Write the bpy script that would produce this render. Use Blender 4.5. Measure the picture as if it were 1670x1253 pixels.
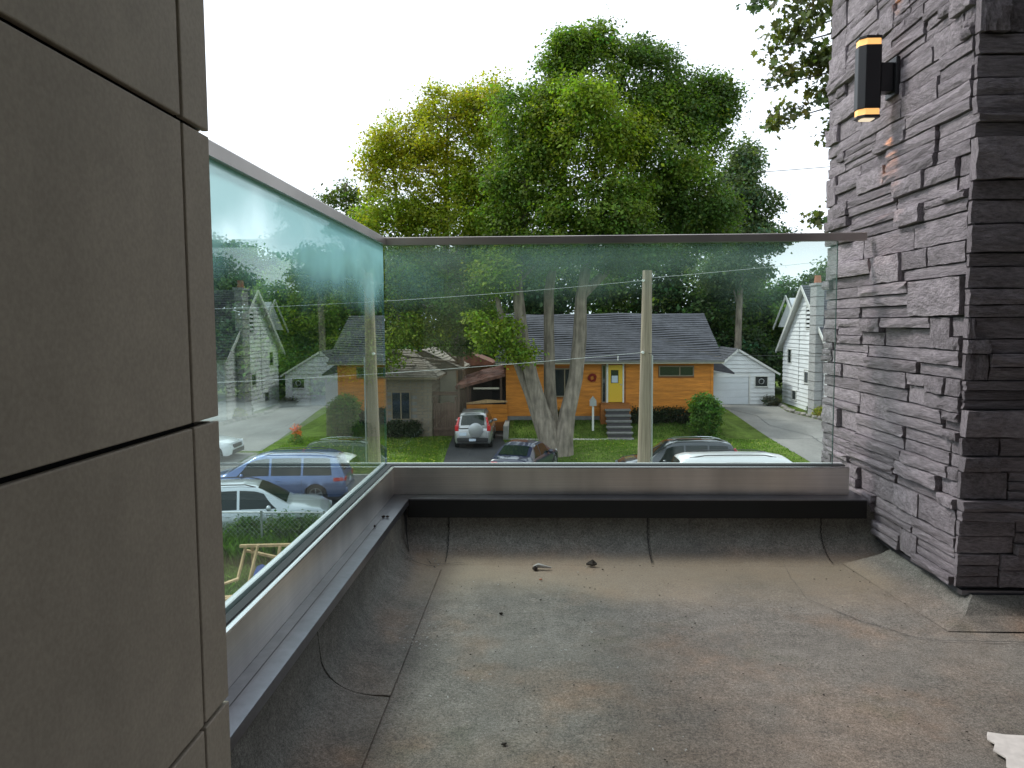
import bpy, math, random
import numpy as np
from mathutils import Matrix, Vector
from math import radians, sin, cos, pi

for o in list(bpy.data.objects): bpy.data.objects.remove(o)
SC = bpy.context.scene
COL = SC.collection

# ------------------------------------------------------------------ camera
EYE = 1.25
yaw, pitch, roll = .036, .0775, -.0065
F = Vector((-sin(yaw)*cos(pitch), cos(yaw)*cos(pitch), -sin(pitch)))
Rt = Vector((cos(yaw), sin(yaw), 0)); Up = Rt.cross(F)
R2 = Rt*cos(roll)+Up*sin(roll); U2 = -Rt*sin(roll)+Up*cos(roll)
cd = bpy.data.cameras.new('camera'); cam = bpy.data.objects.new('camera', cd); COL.objects.link(cam)
M4 = Matrix((( R2.x, U2.x, -F.x, 0), (R2.y, U2.y, -F.y, 0), (R2.z, U2.z, -F.z, EYE), (0, 0, 0, 1)))
cam.matrix_world = M4
cd.sensor_width = 36; cd.lens = 1265/1670*36; cd.clip_start = .05; cd.clip_end = 1500
SC.camera = cam
# ------------------------------------------------------------------ sky, sun, exposure
SUN_EL, SUN_AZ = 48, -62          # degrees; azimuth clockwise from +Y (sun ahead, to the left)
W = bpy.data.worlds.new('World'); SC.world = W; W.use_nodes = True
nt = W.node_tree; nt.nodes.clear()
wo = nt.nodes.new('ShaderNodeOutputWorld'); bg = nt.nodes.new('ShaderNodeBackground')
sky = nt.nodes.new('ShaderNodeTexSky'); sky.sky_type = 'NISHITA'; sky.sun_disc = False
sky.sun_elevation = radians(SUN_EL); sky.sun_rotation = radians(SUN_AZ)
sky.air_density = 1.0; sky.dust_density = 3.0; sky.ozone_density = 1.0
hs = nt.nodes.new('ShaderNodeHueSaturation'); hs.inputs['Saturation'].default_value = .45
tc = nt.nodes.new('ShaderNodeTexCoord'); no = nt.nodes.new('ShaderNodeTexNoise')
no.inputs['Scale'].default_value = 2.2; no.inputs['Detail'].default_value = 5
cr = nt.nodes.new('ShaderNodeValToRGB')
cr.color_ramp.elements[0].position = .3; cr.color_ramp.elements[0].color = (7.6, 8.4, 9.4, 1)
cr.color_ramp.elements[1].position = .75; cr.color_ramp.elements[1].color = (9.8, 10.5, 11.4, 1)
mx = nt.nodes.new('ShaderNodeMixRGB'); mx.inputs[0].default_value = .8
L = nt.links.new
L(tc.outputs['Generated'], no.inputs['Vector']); L(no.outputs['Fac'], cr.inputs[0])
L(sky.outputs[0], hs.inputs['Color']); L(hs.outputs[0], mx.inputs[1]); L(cr.outputs[0], mx.inputs[2])
L(mx.outputs[0], bg.inputs['Color']); bg.inputs['Strength'].default_value = .11
L(bg.outputs[0], wo.inputs[0])
sl = bpy.data.lights.new('sun', 'SUN'); sl.energy = 1.5; sl.angle = radians(12); sl.color = (1, .965, .91)
so = bpy.data.objects.new('sun', sl); COL.objects.link(so)
sd = Vector((sin(radians(SUN_AZ))*cos(radians(SUN_EL)), cos(radians(SUN_AZ))*cos(radians(SUN_EL)), sin(radians(SUN_EL))))
so.rotation_euler = sd.to_track_quat('Z', 'Y').to_euler()
so.location = (0, 0, 30)
SC.view_settings.view_transform = 'Standard'; SC.view_settings.look = 'None'
SC.view_settings.exposure = .75; SC.view_settings.gamma = 1
SC.view_settings.use_curve_mapping = False
SC.render.engine = 'CYCLES'
SC.cycles.max_bounces = 8; SC.cycles.transparent_max_bounces = 12
SC.cycles.diffuse_bounces = 3; SC.cycles.glossy_bounces = 3

rnd = random.Random(7)
# ------------------------------------------------------------------ materials
def mat(name, col, rough=.7, metal=0, noise=None, bump=None, rand=0, coat=0, spec=None, coords='Object'):
    """noise = [(scale, dark factor, light factor, detail)], bump = [(scale, strength, distance)]"""
    m = bpy.data.materials.new(name); m.use_nodes = True
    t = m.node_tree; b = t.nodes['Principled BSDF']
    b.inputs['Roughness'].default_value = rough; b.inputs['Metallic'].default_value = metal
    if coat: b.inputs['Coat Weight'].default_value = coat; b.inputs['Coat Roughness'].default_value = .08
    if spec is not None: b.inputs['Specular IOR Level'].default_value = spec
    tc = t.nodes.new('ShaderNodeTexCoord')
    rgb = t.nodes.new('ShaderNodeRGB'); rgb.outputs[0].default_value = (*col, 1); out = rgb.outputs[0]
    for nz in (noise or []):
        sc, lo, hi = nz[0], nz[1], nz[2]
        n = t.nodes.new('ShaderNodeTexNoise'); n.inputs['Detail'].default_value = nz[3] if len(nz) > 3 else 4
        vec = tc.outputs[coords]
        if isinstance(sc, tuple):
            mp = t.nodes.new('ShaderNodeMapping'); mp.inputs['Scale'].default_value = sc
            t.links.new(vec, mp.inputs['Vector']); vec = mp.outputs[0]; n.inputs['Scale'].default_value = 1
        else: n.inputs['Scale'].default_value = sc
        t.links.new(vec, n.inputs['Vector'])
        r = t.nodes.new('ShaderNodeMapRange'); r.inputs['From Min'].default_value = .32; r.inputs['From Max'].default_value = .68
        r.inputs['To Min'].default_value = lo; r.inputs['To Max'].default_value = hi
        t.links.new(n.outputs['Fac'], r.inputs['Value'])
        v = t.nodes.new('ShaderNodeVectorMath'); v.operation = 'SCALE'
        t.links.new(out, v.inputs[0]); t.links.new(r.outputs[0], v.inputs['Scale']); out = v.outputs[0]
    if rand:
        oi = t.nodes.new('ShaderNodeObjectInfo')
        r = t.nodes.new('ShaderNodeMapRange'); r.inputs['To Min'].default_value = 1-rand; r.inputs['To Max'].default_value = 1+rand
        t.links.new(oi.outputs['Random'], r.inputs['Value'])
        v = t.nodes.new('ShaderNodeVectorMath'); v.operation = 'SCALE'
        t.links.new(out, v.inputs[0]); t.links.new(r.outputs[0], v.inputs['Scale']); out = v.outputs[0]
    t.links.new(out, b.inputs['Base Color'])
    nrm = None
    for sc, st, di in (bump or []):
        n = t.nodes.new('ShaderNodeTexNoise'); n.inputs['Detail'].default_value = 5
        vec = tc.outputs[coords]
        if isinstance(sc, tuple):
            mp = t.nodes.new('ShaderNodeMapping'); mp.inputs['Scale'].default_value = sc
            t.links.new(vec, mp.inputs['Vector']); vec = mp.outputs[0]; n.inputs['Scale'].default_value = 1
        else: n.inputs['Scale'].default_value = sc
        t.links.new(vec, n.inputs['Vector'])
        bp = t.nodes.new('ShaderNodeBump'); bp.inputs['Strength'].default_value = st; bp.inputs['Distance'].default_value = di
        t.links.new(n.outputs['Fac'], bp.inputs['Height'])
        if nrm: t.links.new(nrm, bp.inputs['Normal'])
        nrm = bp.outputs[0]
    if nrm: t.links.new(nrm, b.inputs['Normal'])
    return m

def leafmat(name, trans=.45, rough=.55):
    m = bpy.data.materials.new(name); m.use_nodes = True; t = m.node_tree; t.nodes.clear()
    o = t.nodes.new('ShaderNodeOutputMaterial'); a = t.nodes.new('ShaderNodeAttribute'); a.attribute_name = 'tint'
    p = t.nodes.new('ShaderNodeBsdfPrincipled'); p.inputs['Roughness'].default_value = rough; p.inputs['Specular IOR Level'].default_value = .3
    tr = t.nodes.new('ShaderNodeBsdfTranslucent')
    v = t.nodes.new('ShaderNodeMixRGB'); v.blend_type = 'MULTIPLY'; v.inputs[0].default_value = 1; v.inputs[2].default_value = (1.5, 1.7, .6, 1)
    mxs = t.nodes.new('ShaderNodeMixShader'); mxs.inputs[0].default_value = trans
    t.links.new(a.outputs['Color'], p.inputs['Base Color']); t.links.new(a.outputs['Color'], v.inputs[1]); t.links.new(v.outputs[0], tr.inputs['Color'])
    t.links.new(p.outputs[0], mxs.inputs[1]); t.links.new(tr.outputs[0], mxs.inputs[2]); t.links.new(mxs.outputs[0], o.inputs[0])
    return m

def emis(name, col, st):
    m = bpy.data.materials.new(name); m.use_nodes = True; b = m.node_tree.nodes['Principled BSDF']
    b.inputs['Base Color'].default_value = (*col, 1); b.inputs['Emission Color'].default_value = (*col, 1); b.inputs['Emission Strength'].default_value = st
    return m

def glassmat(name, tint, haze=0., refl=1.75, haze_col=(.40, .74, .76)):
    """thin architectural pane: fresnel reflection on the entry face, tinted transmission, milky painted film near the top"""
    m = bpy.data.materials.new(name); m.use_nodes = True; t = m.node_tree; t.nodes.clear(); N = t.nodes.new; K = t.links.new
    o = N('ShaderNodeOutputMaterial'); tr = N('ShaderNodeBsdfTransparent'); tr.inputs[0].default_value = (*tint, 1)
    gl = N('ShaderNodeBsdfGlossy'); gl.inputs['Roughness'].default_value = 0.0; gl.inputs[0].default_value = (.93, .98, .97, 1)
    fr = N('ShaderNodeFresnel'); fr.inputs['IOR'].default_value = 1.5
    ge = N('ShaderNodeNewGeometry'); m1 = N('ShaderNodeMath'); m1.operation = 'SUBTRACT'; m1.inputs[0].default_value = 1
    K(ge.outputs['Backfacing'], m1.inputs[1])
    m2 = N('ShaderNodeMath'); m2.operation = 'MULTIPLY'; K(fr.outputs[0], m2.inputs[0]); K(m1.outputs[0], m2.inputs[1])
    m3 = N('ShaderNodeMath'); m3.operation = 'MULTIPLY'; m3.use_clamp = True; K(m2.outputs[0], m3.inputs[0]); m3.inputs[1].default_value = refl
    ms = N('ShaderNodeMixShader'); K(m3.outputs[0], ms.inputs[0]); K(tr.outputs[0], ms.inputs[1]); K(gl.outputs[0], ms.inputs[2])
    last = ms.outputs[0]
    if haze:  # haze painted into the pane's colour, denser towards the top
        df = N('ShaderNodeBsdfTranslucent'); df.inputs[0].default_value = (*haze_col, 1)
        d2 = N('ShaderNodeBsdfDiffuse'); d2.inputs[0].default_value = (*haze_col, 1)
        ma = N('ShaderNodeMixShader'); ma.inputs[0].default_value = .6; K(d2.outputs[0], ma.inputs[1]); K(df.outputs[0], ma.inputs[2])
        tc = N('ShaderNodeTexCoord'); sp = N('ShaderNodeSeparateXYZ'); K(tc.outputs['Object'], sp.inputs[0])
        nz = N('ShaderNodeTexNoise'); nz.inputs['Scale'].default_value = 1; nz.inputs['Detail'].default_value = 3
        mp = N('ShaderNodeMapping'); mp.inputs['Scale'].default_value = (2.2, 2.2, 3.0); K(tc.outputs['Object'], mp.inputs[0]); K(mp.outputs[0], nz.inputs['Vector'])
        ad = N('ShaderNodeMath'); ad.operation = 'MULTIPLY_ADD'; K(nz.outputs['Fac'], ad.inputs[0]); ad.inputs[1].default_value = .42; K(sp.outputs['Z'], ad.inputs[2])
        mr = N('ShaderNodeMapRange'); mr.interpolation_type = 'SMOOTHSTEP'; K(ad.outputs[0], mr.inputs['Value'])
        mr.inputs['From Min'].default_value = 1.50; mr.inputs['From Max'].default_value = 1.86; mr.inputs['To Min'].default_value = 0.004; mr.inputs['To Max'].default_value = haze
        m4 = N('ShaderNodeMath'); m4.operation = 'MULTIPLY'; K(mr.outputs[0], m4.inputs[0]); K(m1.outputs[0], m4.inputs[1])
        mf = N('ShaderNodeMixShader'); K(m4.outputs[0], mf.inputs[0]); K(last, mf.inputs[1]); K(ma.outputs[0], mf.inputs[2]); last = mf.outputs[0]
    K(last, o.inputs[0])
    return m

MT = {}
MT['panel'] = mat('fibre_cement_panel', (.410, .352, .280), .72, noise=[(.9, .86, 1.10), ((5, 5, .8), .93, 1.05), (9, .95, 1.05), (120, .92, 1.08)], bump=[(220, .12, .002)], rand=.05, spec=.25)
MT['dark_gap'] = mat('dark_joint', (.012, .012, .012), .9)
MT['stone'] = mat('ledger_stone', (.285, .250, .272), .84, noise=[(9, .74, 1.24, 6), (2.2, .84, 1.16), (60, .84, 1.14)], bump=[(14, .7, .02), (55, .6, .008), (180, .4, .003)], rand=.22, spec=.3)
MT['mortar'] = mat('pillar_core', (.085, .078, .082), .95)
MT['steel'] = mat('brushed_steel', (.74, .69, .645), .32, .9, noise=[((2.6, 2.6, .5), .66, 1.2), ((1.5, 1.5, 260), .92, 1.06)], bump=[((3, 3, 320), .08, .001)])
MT['steel_rail'] = mat('dull_steel_rail', (.42, .385, .36), .34, .85, noise=[((2.2, 2.2, .5), .75, 1.15)])
MT['steel_bright'] = mat('polished_lip', (.72, .71, .70), .25, 1)
MT['cap'] = mat('parapet_cap_metal', (.185, .185, .21), .34, .85, noise=[(5, .82, 1.12), (40, .93, 1.05)], bump=[(3, .12, .01)])
MT['drip'] = mat('black_flashing', (.004, .004, .004), .7, 0, noise=[(6, .7, 1.3)])
MT['rubber'] = mat('black_gasket', (.012, .012, .013), .6)
MT['lip'] = mat('light_gasket', (.55, .56, .58), .4)
MT['black_metal'] = mat('black_powder_coat', (.010, .010, .012), .38, .1)
MT['soffit'] = mat('unseen_dark_soffit', (.05, .042, .036), .8)
MT['rear'] = mat('rear_wall_stucco', (.028, .026, .025), .9, noise=[(6, .9, 1.1)])
MT['concrete'] = mat('concrete', (.33, .32, .30), .9, noise=[(3, .85, 1.1), (30, .9, 1.1)], bump=[(40, .2, .01)])
MT['step'] = mat('grey_step_stone', (.20, .195, .19), .9, noise=[(5, .8, 1.1)])
MT['asphalt'] = mat('road_asphalt', (.085, .085, .088), .9, noise=[(.6, .85, 1.15), (14, .88, 1.12)], bump=[(60, .3, .01)])
MT['drive_dark'] = mat('fresh_asphalt', (.038, .038, .042), .85, noise=[(.8, .8, 1.3), (12, .9, 1.1)])
MT['drive_pale'] = mat('old_pale_asphalt', (.240, .228, .215), .92, noise=[(.35, .78, 1.12), ((1.2, .3, 1), .88, 1.08), (9, .90, 1.08)])
MT['lawn'] = mat('lawn', (.115, .165, .030), .95, noise=[(.35, .62, 1.25), (2.5, .75, 1.25), (16, .7, 1.3)], bump=[(22, .8, .06)], spec=.1)
MT['bark'] = mat('maple_bark', (.245, .205, .165), .95, noise=[((7, 7, 1.2), .6, 1.3), (3, .8, 1.15)], bump=[((14, 14, 2.5), 1.0, .05)])
MT['bark_dark'] = mat('dark_bark', (.06, .05, .042), .95, noise=[((7, 7, 1.2), .6, 1.3)])
MT['twig'] = mat('twig', (.05, .04, .035), .9)
MT['pole'] = mat('weathered_pole_wood', (.31, .25, .19), .85, noise=[((14, 14, .35), .62, 1.22), ((40, 40, 1.2), .8, 1.15)], bump=[((50, 50, 1.5), .6, .01)])
MT['cedar'] = mat('orange_stained_cedar', (.62, .225, .032), .6, noise=[((1.1, 1, 9), .78, 1.15), ((3, 3, 40), .85, 1.12)], spec=.3)
MT['cedar_dark'] = mat('brown_stained_cedar', (.34, .115, .022), .65, noise=[((1.1, 1, 9), .75, 1.15)])
MT['shingle'] = mat('grey_shingle', (.072, .072, .088), .92, noise=[((2.2, 2.2, 8), .72, 1.2), (7, .82, 1.15)], bump=[(30, .4, .02)])
MT['shingle_tan'] = mat('tan_shingle', (.25, .215, .175), .92, noise=[((2.2, 2.2, 6), .72, 1.15)])
MT['white_trim'] = mat('white_trim', (.72, .72, .70), .6, noise=[(4, .9, 1.03)])
MT['white_siding'] = mat('white_siding', (.78, .79, .82), .6, noise=[(1.2, .9, 1.05), ((1, 1, 20), .93, 1.03)])
MT['garage_door'] = mat('garage_door_white', (.70, .73, .79), .5, noise=[(1, .94, 1.03)])
MT['cream'] = mat('cream_siding', (.62, .56, .46), .7, noise=[(2, .9, 1.05)])
MT['brownbrick'] = mat('brown_brick', (.185, .150, .112), .9, noise=[(1.5, .85, 1.15)], rand=.2)
MT['brownwood'] = mat('brown_fence_board', (.125, .078, .058), .85, noise=[((8, 8, 1), .8, 1.15)], rand=.1)
MT['redroof'] = mat('weathered_red_metal', (.20, .085, .06), .6, .0, noise=[(3, .5, 1.3)])
MT['yellow'] = mat('yellow_door_paint', (.72, .47, .03), .45)
MT['window'] = mat('dark_window_glass', (.018, .024, .026), .06, 0, spec=.8)
MT['wintrim'] = mat('brown_window_frame', (.22, .17, .11), .6)
MT['chimney'] = mat('grey_chimney_brick', (.40, .40, .41), .9, noise=[((4, 4, 14), .8, 1.1)])
MT['clay'] = mat('clay_pot', (.42, .16, .09), .8)
MT['tyre'] = mat('tyre', (.014, .014, .015), .85)
MT['rim'] = mat('alloy_rim', (.52, .53, .55), .3, .9)
MT['chrome'] = mat('chrome', (.7, .7, .72), .12, 1)
MT['plastic'] = mat('black_plastic', (.02, .02, .022), .55)
MT['carglass'] = mat('car_glass', (.010, .017, .016), .05, 0, spec=.5)
MT['redlamp'] = mat('red_tail_lens', (.55, .012, .015), .15, coat=1)
MT['whitelamp'] = mat('clear_lamp_lens', (.75, .76, .78), .12, coat=1)
MT['plate'] = mat('number_plate', (.55, .62, .72), .4)
MT['p_silver'] = mat('silver_paint', (.42, .42, .43), .28, .55, coat=1, noise=[(3, .95, 1.03)])
MT['p_white'] = mat('white_paint', (.74, .75, .77), .3, 0, coat=1)
MT['p_blue'] = mat('slate_blue_paint', (.10, .16, .34), .28, .45, coat=1)
MT['p_navy'] = mat('navy_paint', (.012, .016, .045), .3, .0, coat=1)
MT['p_dark'] = mat('charcoal_paint', (.028, .036, .044), .2, .4, coat=1)
MT['p_pale'] = mat('pale_silver_paint', (.56, .59, .62), .28, .4, coat=1)
MT['lumber'] = mat('raw_lumber', (.50, .33, .17), .8, noise=[((12, 12, 3), .75, 1.2)])
MT['tarp'] = mat('blue_tarp', (.03, .09, .34), .55, bump=[(9, .8, .05)])
MT['galv'] = mat('galvanised_steel', (.45, .46, .47), .45, .8)
MT['edge'] = mat('green_glass_edge', (.10, .26, .23), .25, 0, spec=.6); MT['edge_dark'] = mat('dark_glass_edge', (.03, .06, .055), .4)
MT['paper'] = mat('dirty_white_paper', (.62, .57, .54), .9, noise=[(30, .85, 1.05)])
MT['debris'] = mat('dead_leaf', (.035, .026, .02), .9)
MT['debris_pale'] = mat('pale_debris', (.42, .40, .38), .8)
MT['wire'] = mat('wire_sheath', (.55, .56, .55), .5)
MT['wire_dark'] = mat('dark_wire_sheath', (.03, .03, .03), .6)
MT['rock'] = mat('garden_rock', (.24, .22, .20), .95, noise=[(5, .7, 1.2)], rand=.3)
MT['orange'] = mat('orange_petals', (.75, .17, .05), .7)
MT['wreath'] = mat('red_wreath', (.22, .02, .012), .9)
MT['leaf'] = leafmat('leaf'); MT['leaf_near'] = leafmat('leaf_near', .42)
MT['glass_front'] = glassmat('balcony_glass_front', (.93, .975, .955), haze=.34, haze_col=(.30, .47, .41))
MT['glass_left'] = glassmat('balcony_glass_side', (.88, .97, .955), haze=.80, refl=1.9, haze_col=(.33, .60, .66))
MT['glow'] = emis('lamp_diffuser', (1.0, .52, .17), .55)

def membrane_mat():
    m = mat('granulated_roof_membrane', (.178, .160, .142), .93, noise=[(230, .62, 1.42, 2), (80, .80, 1.22, 2), (14, .86, 1.12), (1.6, .82, 1.12)], bump=[(300, .6, .004), (60, .25, .004)], spec=.25)
    t = m.node_tree; b = t.nodes['Principled BSDF']; N = t.nodes.new; K = t.links.new
    src = b.inputs['Base Color'].links[0].from_socket
    tc = N('ShaderNodeTexCoord')
    def layer(src, sc, f0, f1, colr, amt, seed):
        n = N('ShaderNodeTexNoise'); n.inputs['Scale'].default_value = sc; n.inputs['Detail'].default_value = 5; n.inputs['Roughness'].default_value = .62
        mp = N('ShaderNodeMapping'); mp.inputs['Location'].default_value = (seed, seed*1.7, 0); K(tc.outputs['Object'], mp.inputs[0]); K(mp.outputs[0], n.inputs['Vector'])
        r = N('ShaderNodeMapRange'); r.interpolation_type = 'SMOOTHSTEP'; r.inputs['From Min'].default_value = f0; r.inputs['From Max'].default_value = f1; r.inputs['To Max'].default_value = amt
        K(n.outputs['Fac'], r.inputs['Value'])
        mx = N('ShaderNodeMixRGB'); mx.blend_type = 'MULTIPLY'; mx.inputs[2].default_value = (*colr, 1)
        K(r.outputs[0], mx.inputs[0]); K(src, mx.inputs[1]); return mx.outputs[0]
    s = layer(src, 1.0, .44, .74, (1.38, 1.06, .86), .65, 3.1)     # rust and clay washed over the granules
    s = layer(s, .9, .48, .74, (.84, .85, .87), .6, 9.7)          # bluish worn granules
    s = layer(s, 2.1, .50, .78, (1.40, 1.0, .74), .55, 5.3)
    s = layer(s, 3.4, .56, .72, (.72, .76, .68), .6, 1.9)
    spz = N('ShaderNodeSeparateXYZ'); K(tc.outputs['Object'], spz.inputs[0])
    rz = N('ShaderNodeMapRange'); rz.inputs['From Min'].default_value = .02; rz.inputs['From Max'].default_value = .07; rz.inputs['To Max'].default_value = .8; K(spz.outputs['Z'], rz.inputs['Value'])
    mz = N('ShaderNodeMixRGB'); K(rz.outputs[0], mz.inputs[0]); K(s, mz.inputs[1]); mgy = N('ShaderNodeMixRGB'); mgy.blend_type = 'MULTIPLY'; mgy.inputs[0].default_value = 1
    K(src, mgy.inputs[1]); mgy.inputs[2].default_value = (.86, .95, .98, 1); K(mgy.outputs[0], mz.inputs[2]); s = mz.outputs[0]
    # tan band along the front parapet, the lit strip painted into the colour
    sp = N('ShaderNodeSeparateXYZ'); K(tc.outputs['Object'], sp.inputs[0])
    n = N('ShaderNodeTexNoise'); n.inputs['Scale'].default_value = 1.6; n.inputs['Detail'].default_value = 4; K(tc.outputs['Object'], n.inputs['Vector'])
    a = N('ShaderNodeMath'); a.operation = 'MULTIPLY_ADD'; K(n.outputs['Fac'], a.inputs[0]); a.inputs[1].default_value = .9; K(sp.outputs['Y'], a.inputs[2])
    r = N('ShaderNodeMapRange'); r.interpolation_type = 'SMOOTHSTEP'; r.inputs['From Min'].default_value = 3.72; r.inputs['From Max'].default_value = 4.2; r.inputs['To Max'].default_value = .75; K(a.outputs[0], r.inputs['Value'])
    mx = N('ShaderNodeMixRGB'); mx.inputs[2].default_value = (.34, .26, .185, 1)
    nn = N('ShaderNodeTexNoise'); nn.inputs['Scale'].default_value = 170; K(tc.outputs['Object'], nn.inputs['Vector'])
    mm = N('ShaderNodeMath'); mm.operation = 'MULTIPLY'; K(r.outputs[0], mm.inputs[0]); K(nn.outputs['Fac'], mm.inputs[1])
    m6 = N('ShaderNodeMath'); m6.operation = 'MULTIPLY'; m6.use_clamp = True; m6.inputs[1].default_value = 1.5; K(mm.outputs[0], m6.inputs[0])
    r2 = N('ShaderNodeMapRange'); r2.inputs['From Min'].default_value = .010; r2.inputs['From Max'].default_value = .035; r2.inputs['To Min'].default_value = 1; r2.inputs['To Max'].default_value = 0.0; K(sp.outputs['Z'], r2.inputs['Value'])
    m5 = N('ShaderNodeMath'); m5.operation = 'MULTIPLY'; K(m6.outputs[0], m5.inputs[0]); K(r2.outputs[0], m5.inputs[1])
    K(m5.outputs[0], mx.inputs[0]); K(s, mx.inputs[1]); K(mx.outputs[0], b.inputs['Base Color'])
    return m
MT['membrane'] = membrane_mat()

# ------------------------------------------------------------------ mesh helpers
class MB:
    def __init__(s): s.v = []; s.f = []
    def box(s, x0, x1, y0, y1, z0, z1, M=None):
        k = len(s.v)
        p = [(x0,y0,z0),(x1,y0,z0),(x1,y1,z0),(x0,y1,z0),(x0,y0,z1),(x1,y0,z1),(x1,y1,z1),(x0,y1,z1)]
        if M is not None: p = [tuple(M @ Vector(q)) for q in p]
        s.v += p; s.f += [tuple(k+i for i in q) for q in ((0,3,2,1),(4,5,6,7),(0,1,5,4),(1,2,6,5),(2,3,7,6),(3,0,4,7))]
        return s
    def bar(s, a, b, w, h=None):
        a = Vector(a); b = Vector(b); h = h or w; d = b-a; L = d.length
        M = Matrix.Translation(a) @ d.to_track_quat('X', 'Z').to_matrix().to_4x4()
        return s.box(0, L, -w/2, w/2, -h/2, h/2, M)
    def tube(s, path, rad, n=8, cap=True, wob=0, rr=None):
        P = [Vector(p) for p in path]; m = len(P); k0 = len(s.v)
        for i, p in enumerate(P):
            d = (P[min(i+1, m-1)]-P[max(i-1, 0)]).normalized()
            a = d.cross(Vector((0, 1, 0)) if abs(d.y) < .9 else Vector((1, 0, 0))).normalized(); b = d.cross(a)
            r = rad[i] if hasattr(rad, '__len__') else rad
            for j in range(n):
                t = 2*pi*j/n; q = r*(1+(wob*(rr or rnd).uniform(-1, 1) if wob else 0))
                s.v.append(tuple(p+a*cos(t)*q+b*sin(t)*q))
        for i in range(m-1):
            for j in range(n):
                A = k0+i*n+j; B = k0+i*n+(j+1) % n; s.f.append((A, B, B+n, A+n))
        if cap: s.f.append(tuple(k0+j for j in range(n))[::-1]); s.f.append(tuple(k0+(m-1)*n+j for j in range(n)))
        return s
    def poly(s, pts):
        k = len(s.v); s.v += [tuple(p) for p in pts]; s.f.append(tuple(range(k, k+len(pts)))); return s
    def prism(s, pts, d):
        """closed polygon extruded by vector d"""
        k = len(s.v); n = len(pts); d = Vector(d)
        s.v += [tuple(p) for p in pts] + [tuple(Vector(p)+d) for p in pts]
        s.f.append(tuple(range(k+n-1, k-1, -1))); s.f.append(tuple(range(k+n, k+2*n)))
        for i in range(n): j = (i+1) % n; s.f.append((k+i, k+j, k+n+j, k+n+i))
        return s
    def grid(s, rows):
        k = len(s.v); n = len(rows[0])
        for r in rows: s.v += [tuple(p) for p in r]
        for i in range(len(rows)-1):
            for j in range(n-1): a = k+i*n+j; s.f.append((a, a+1, a+n+1, a+n))
        return s
    def blob(s, c, r, nu=10, nv=7, jit=.15, rr=None):
        rr = rr or rnd; k = len(s.v); c = Vector(c)
        for i in range(nv+1):
            for j in range(nu):
                th = pi*i/nv; ph = 2*pi*j/nu; q = 1+rr.uniform(-jit, jit) if 0 < i < nv else 1
                s.v.append((c.x+r[0]*q*sin(th)*cos(ph), c.y+r[1]*q*sin(th)*sin(ph), c.z+r[2]*q*cos(th)))
        for i in range(nv):
            for j in range(nu): a = k+i*nu+j; b = k+i*nu+(j+1) % nu; s.f.append((a, a+nu, b+nu, b))
        return s
    def mesh(s, name, m=None, smooth=False, sharp=None):
        me = bpy.data.meshes.new(name); me.from_pydata(s.v, [], s.f); me.update()
        if smooth:
            me.polygons.foreach_set('use_smooth', [True]*len(me.polygons))
            me.set_sharp_from_angle(angle=radians(sharp or 40))
        if m: me.materials.append(MT[m] if isinstance(m, str) else m)
        return me
    def build(s, name, m, parent=None, smooth=False, bevel=0, loc=None, sharp=None, fix=False):
        me = s.mesh(name, m, smooth, sharp)
        if fix:
            import bmesh
            b = bmesh.new(); b.from_mesh(me); bmesh.ops.recalc_face_normals(b, faces=b.faces); b.to_mesh(me); b.free()
        return link(name, me, parent, bevel, loc)

def link(name, me, parent=None, bevel=0, loc=None):
    o = bpy.data.objects.new(name, me); COL.objects.link(o)
    if parent is not None: o.parent = parent
    if loc is not None: o.location = loc
    if bevel:
        b = o.modifiers.new('bevel', 'BEVEL'); b.width = bevel; b.segments = 2; b.limit_method = 'ANGLE'
    return o
def tag(o, label=None, cat=None, group=None, kind=None):
    if label: o['label'] = label
    if cat: o['category'] = cat
    if group: o['group'] = group
    if kind: o['kind'] = kind
    return o
def thing(name, label, cat, loc=(0, 0, 0), rz=0, group=None):
    o = bpy.data.objects.new(name, None); COL.objects.link(o); o.location = loc; o.rotation_euler = (0, 0, rz)
    o.empty_display_size = .2
    return tag(o, label, cat, group)
def B(*a): return MB().box(*a)
def sm(a, b, x):
    t = min(max((x-a)/(b-a), 0), 1); return t*t*(3-2*t)

# ------------------------------------------------------------------ terrain
def g(X, Y):
    z = -4.75-.2*sm(20.6, 21.6, Y)+.33*sm(31, 36, Y)+.32*sm(37, 53, Y)
    # raised front garden of the orange house
    k = sm(38.9, 41.3, Y)*(1-sm(43, 50, Y))*sm(-1.75, -1.6, X)*(1-sm(9.6, 11.2, X))
    return z+.62*k
def conform(name, xs_of_y, ys, m, nx=8, dz=0., kind='structure', skirt=0):
    mb = MB(); rows = []
    for y in ys:
        a, b = xs_of_y(y); rows.append([(a+(b-a)*i/nx, y, g(a+(b-a)*i/nx, y)+dz) for i in range(nx+1)])
    mb.grid(rows); o = mb.build(name, m, smooth=True); tag(o, kind=kind); return o
xs = sorted(set([-400, -200, -100, -60, -40, -30, -25]+[round(-22+i*.5, 2) for i in range(90)]+[-1.75, -1.7, -1.65, -1.6]+[25, 30, 40, 60, 100, 200, 400]))
ys = sorted(set([-200, -60, -20, -5, 4]+[6+i for i in range(14)]+[20, 20.6, 20.8, 21, 21.2, 21.4, 21.6]+[22+i*.5 for i in range(76)]+[62, 66, 70, 80, 100, 150, 300, 500]))
mb = MB(); mb.grid([[(x, y, g(x, y)) for x in xs] for y in ys])
lawn = mb.build('lawn', 'lawn', smooth=True); tag(lawn, kind='structure')
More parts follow.
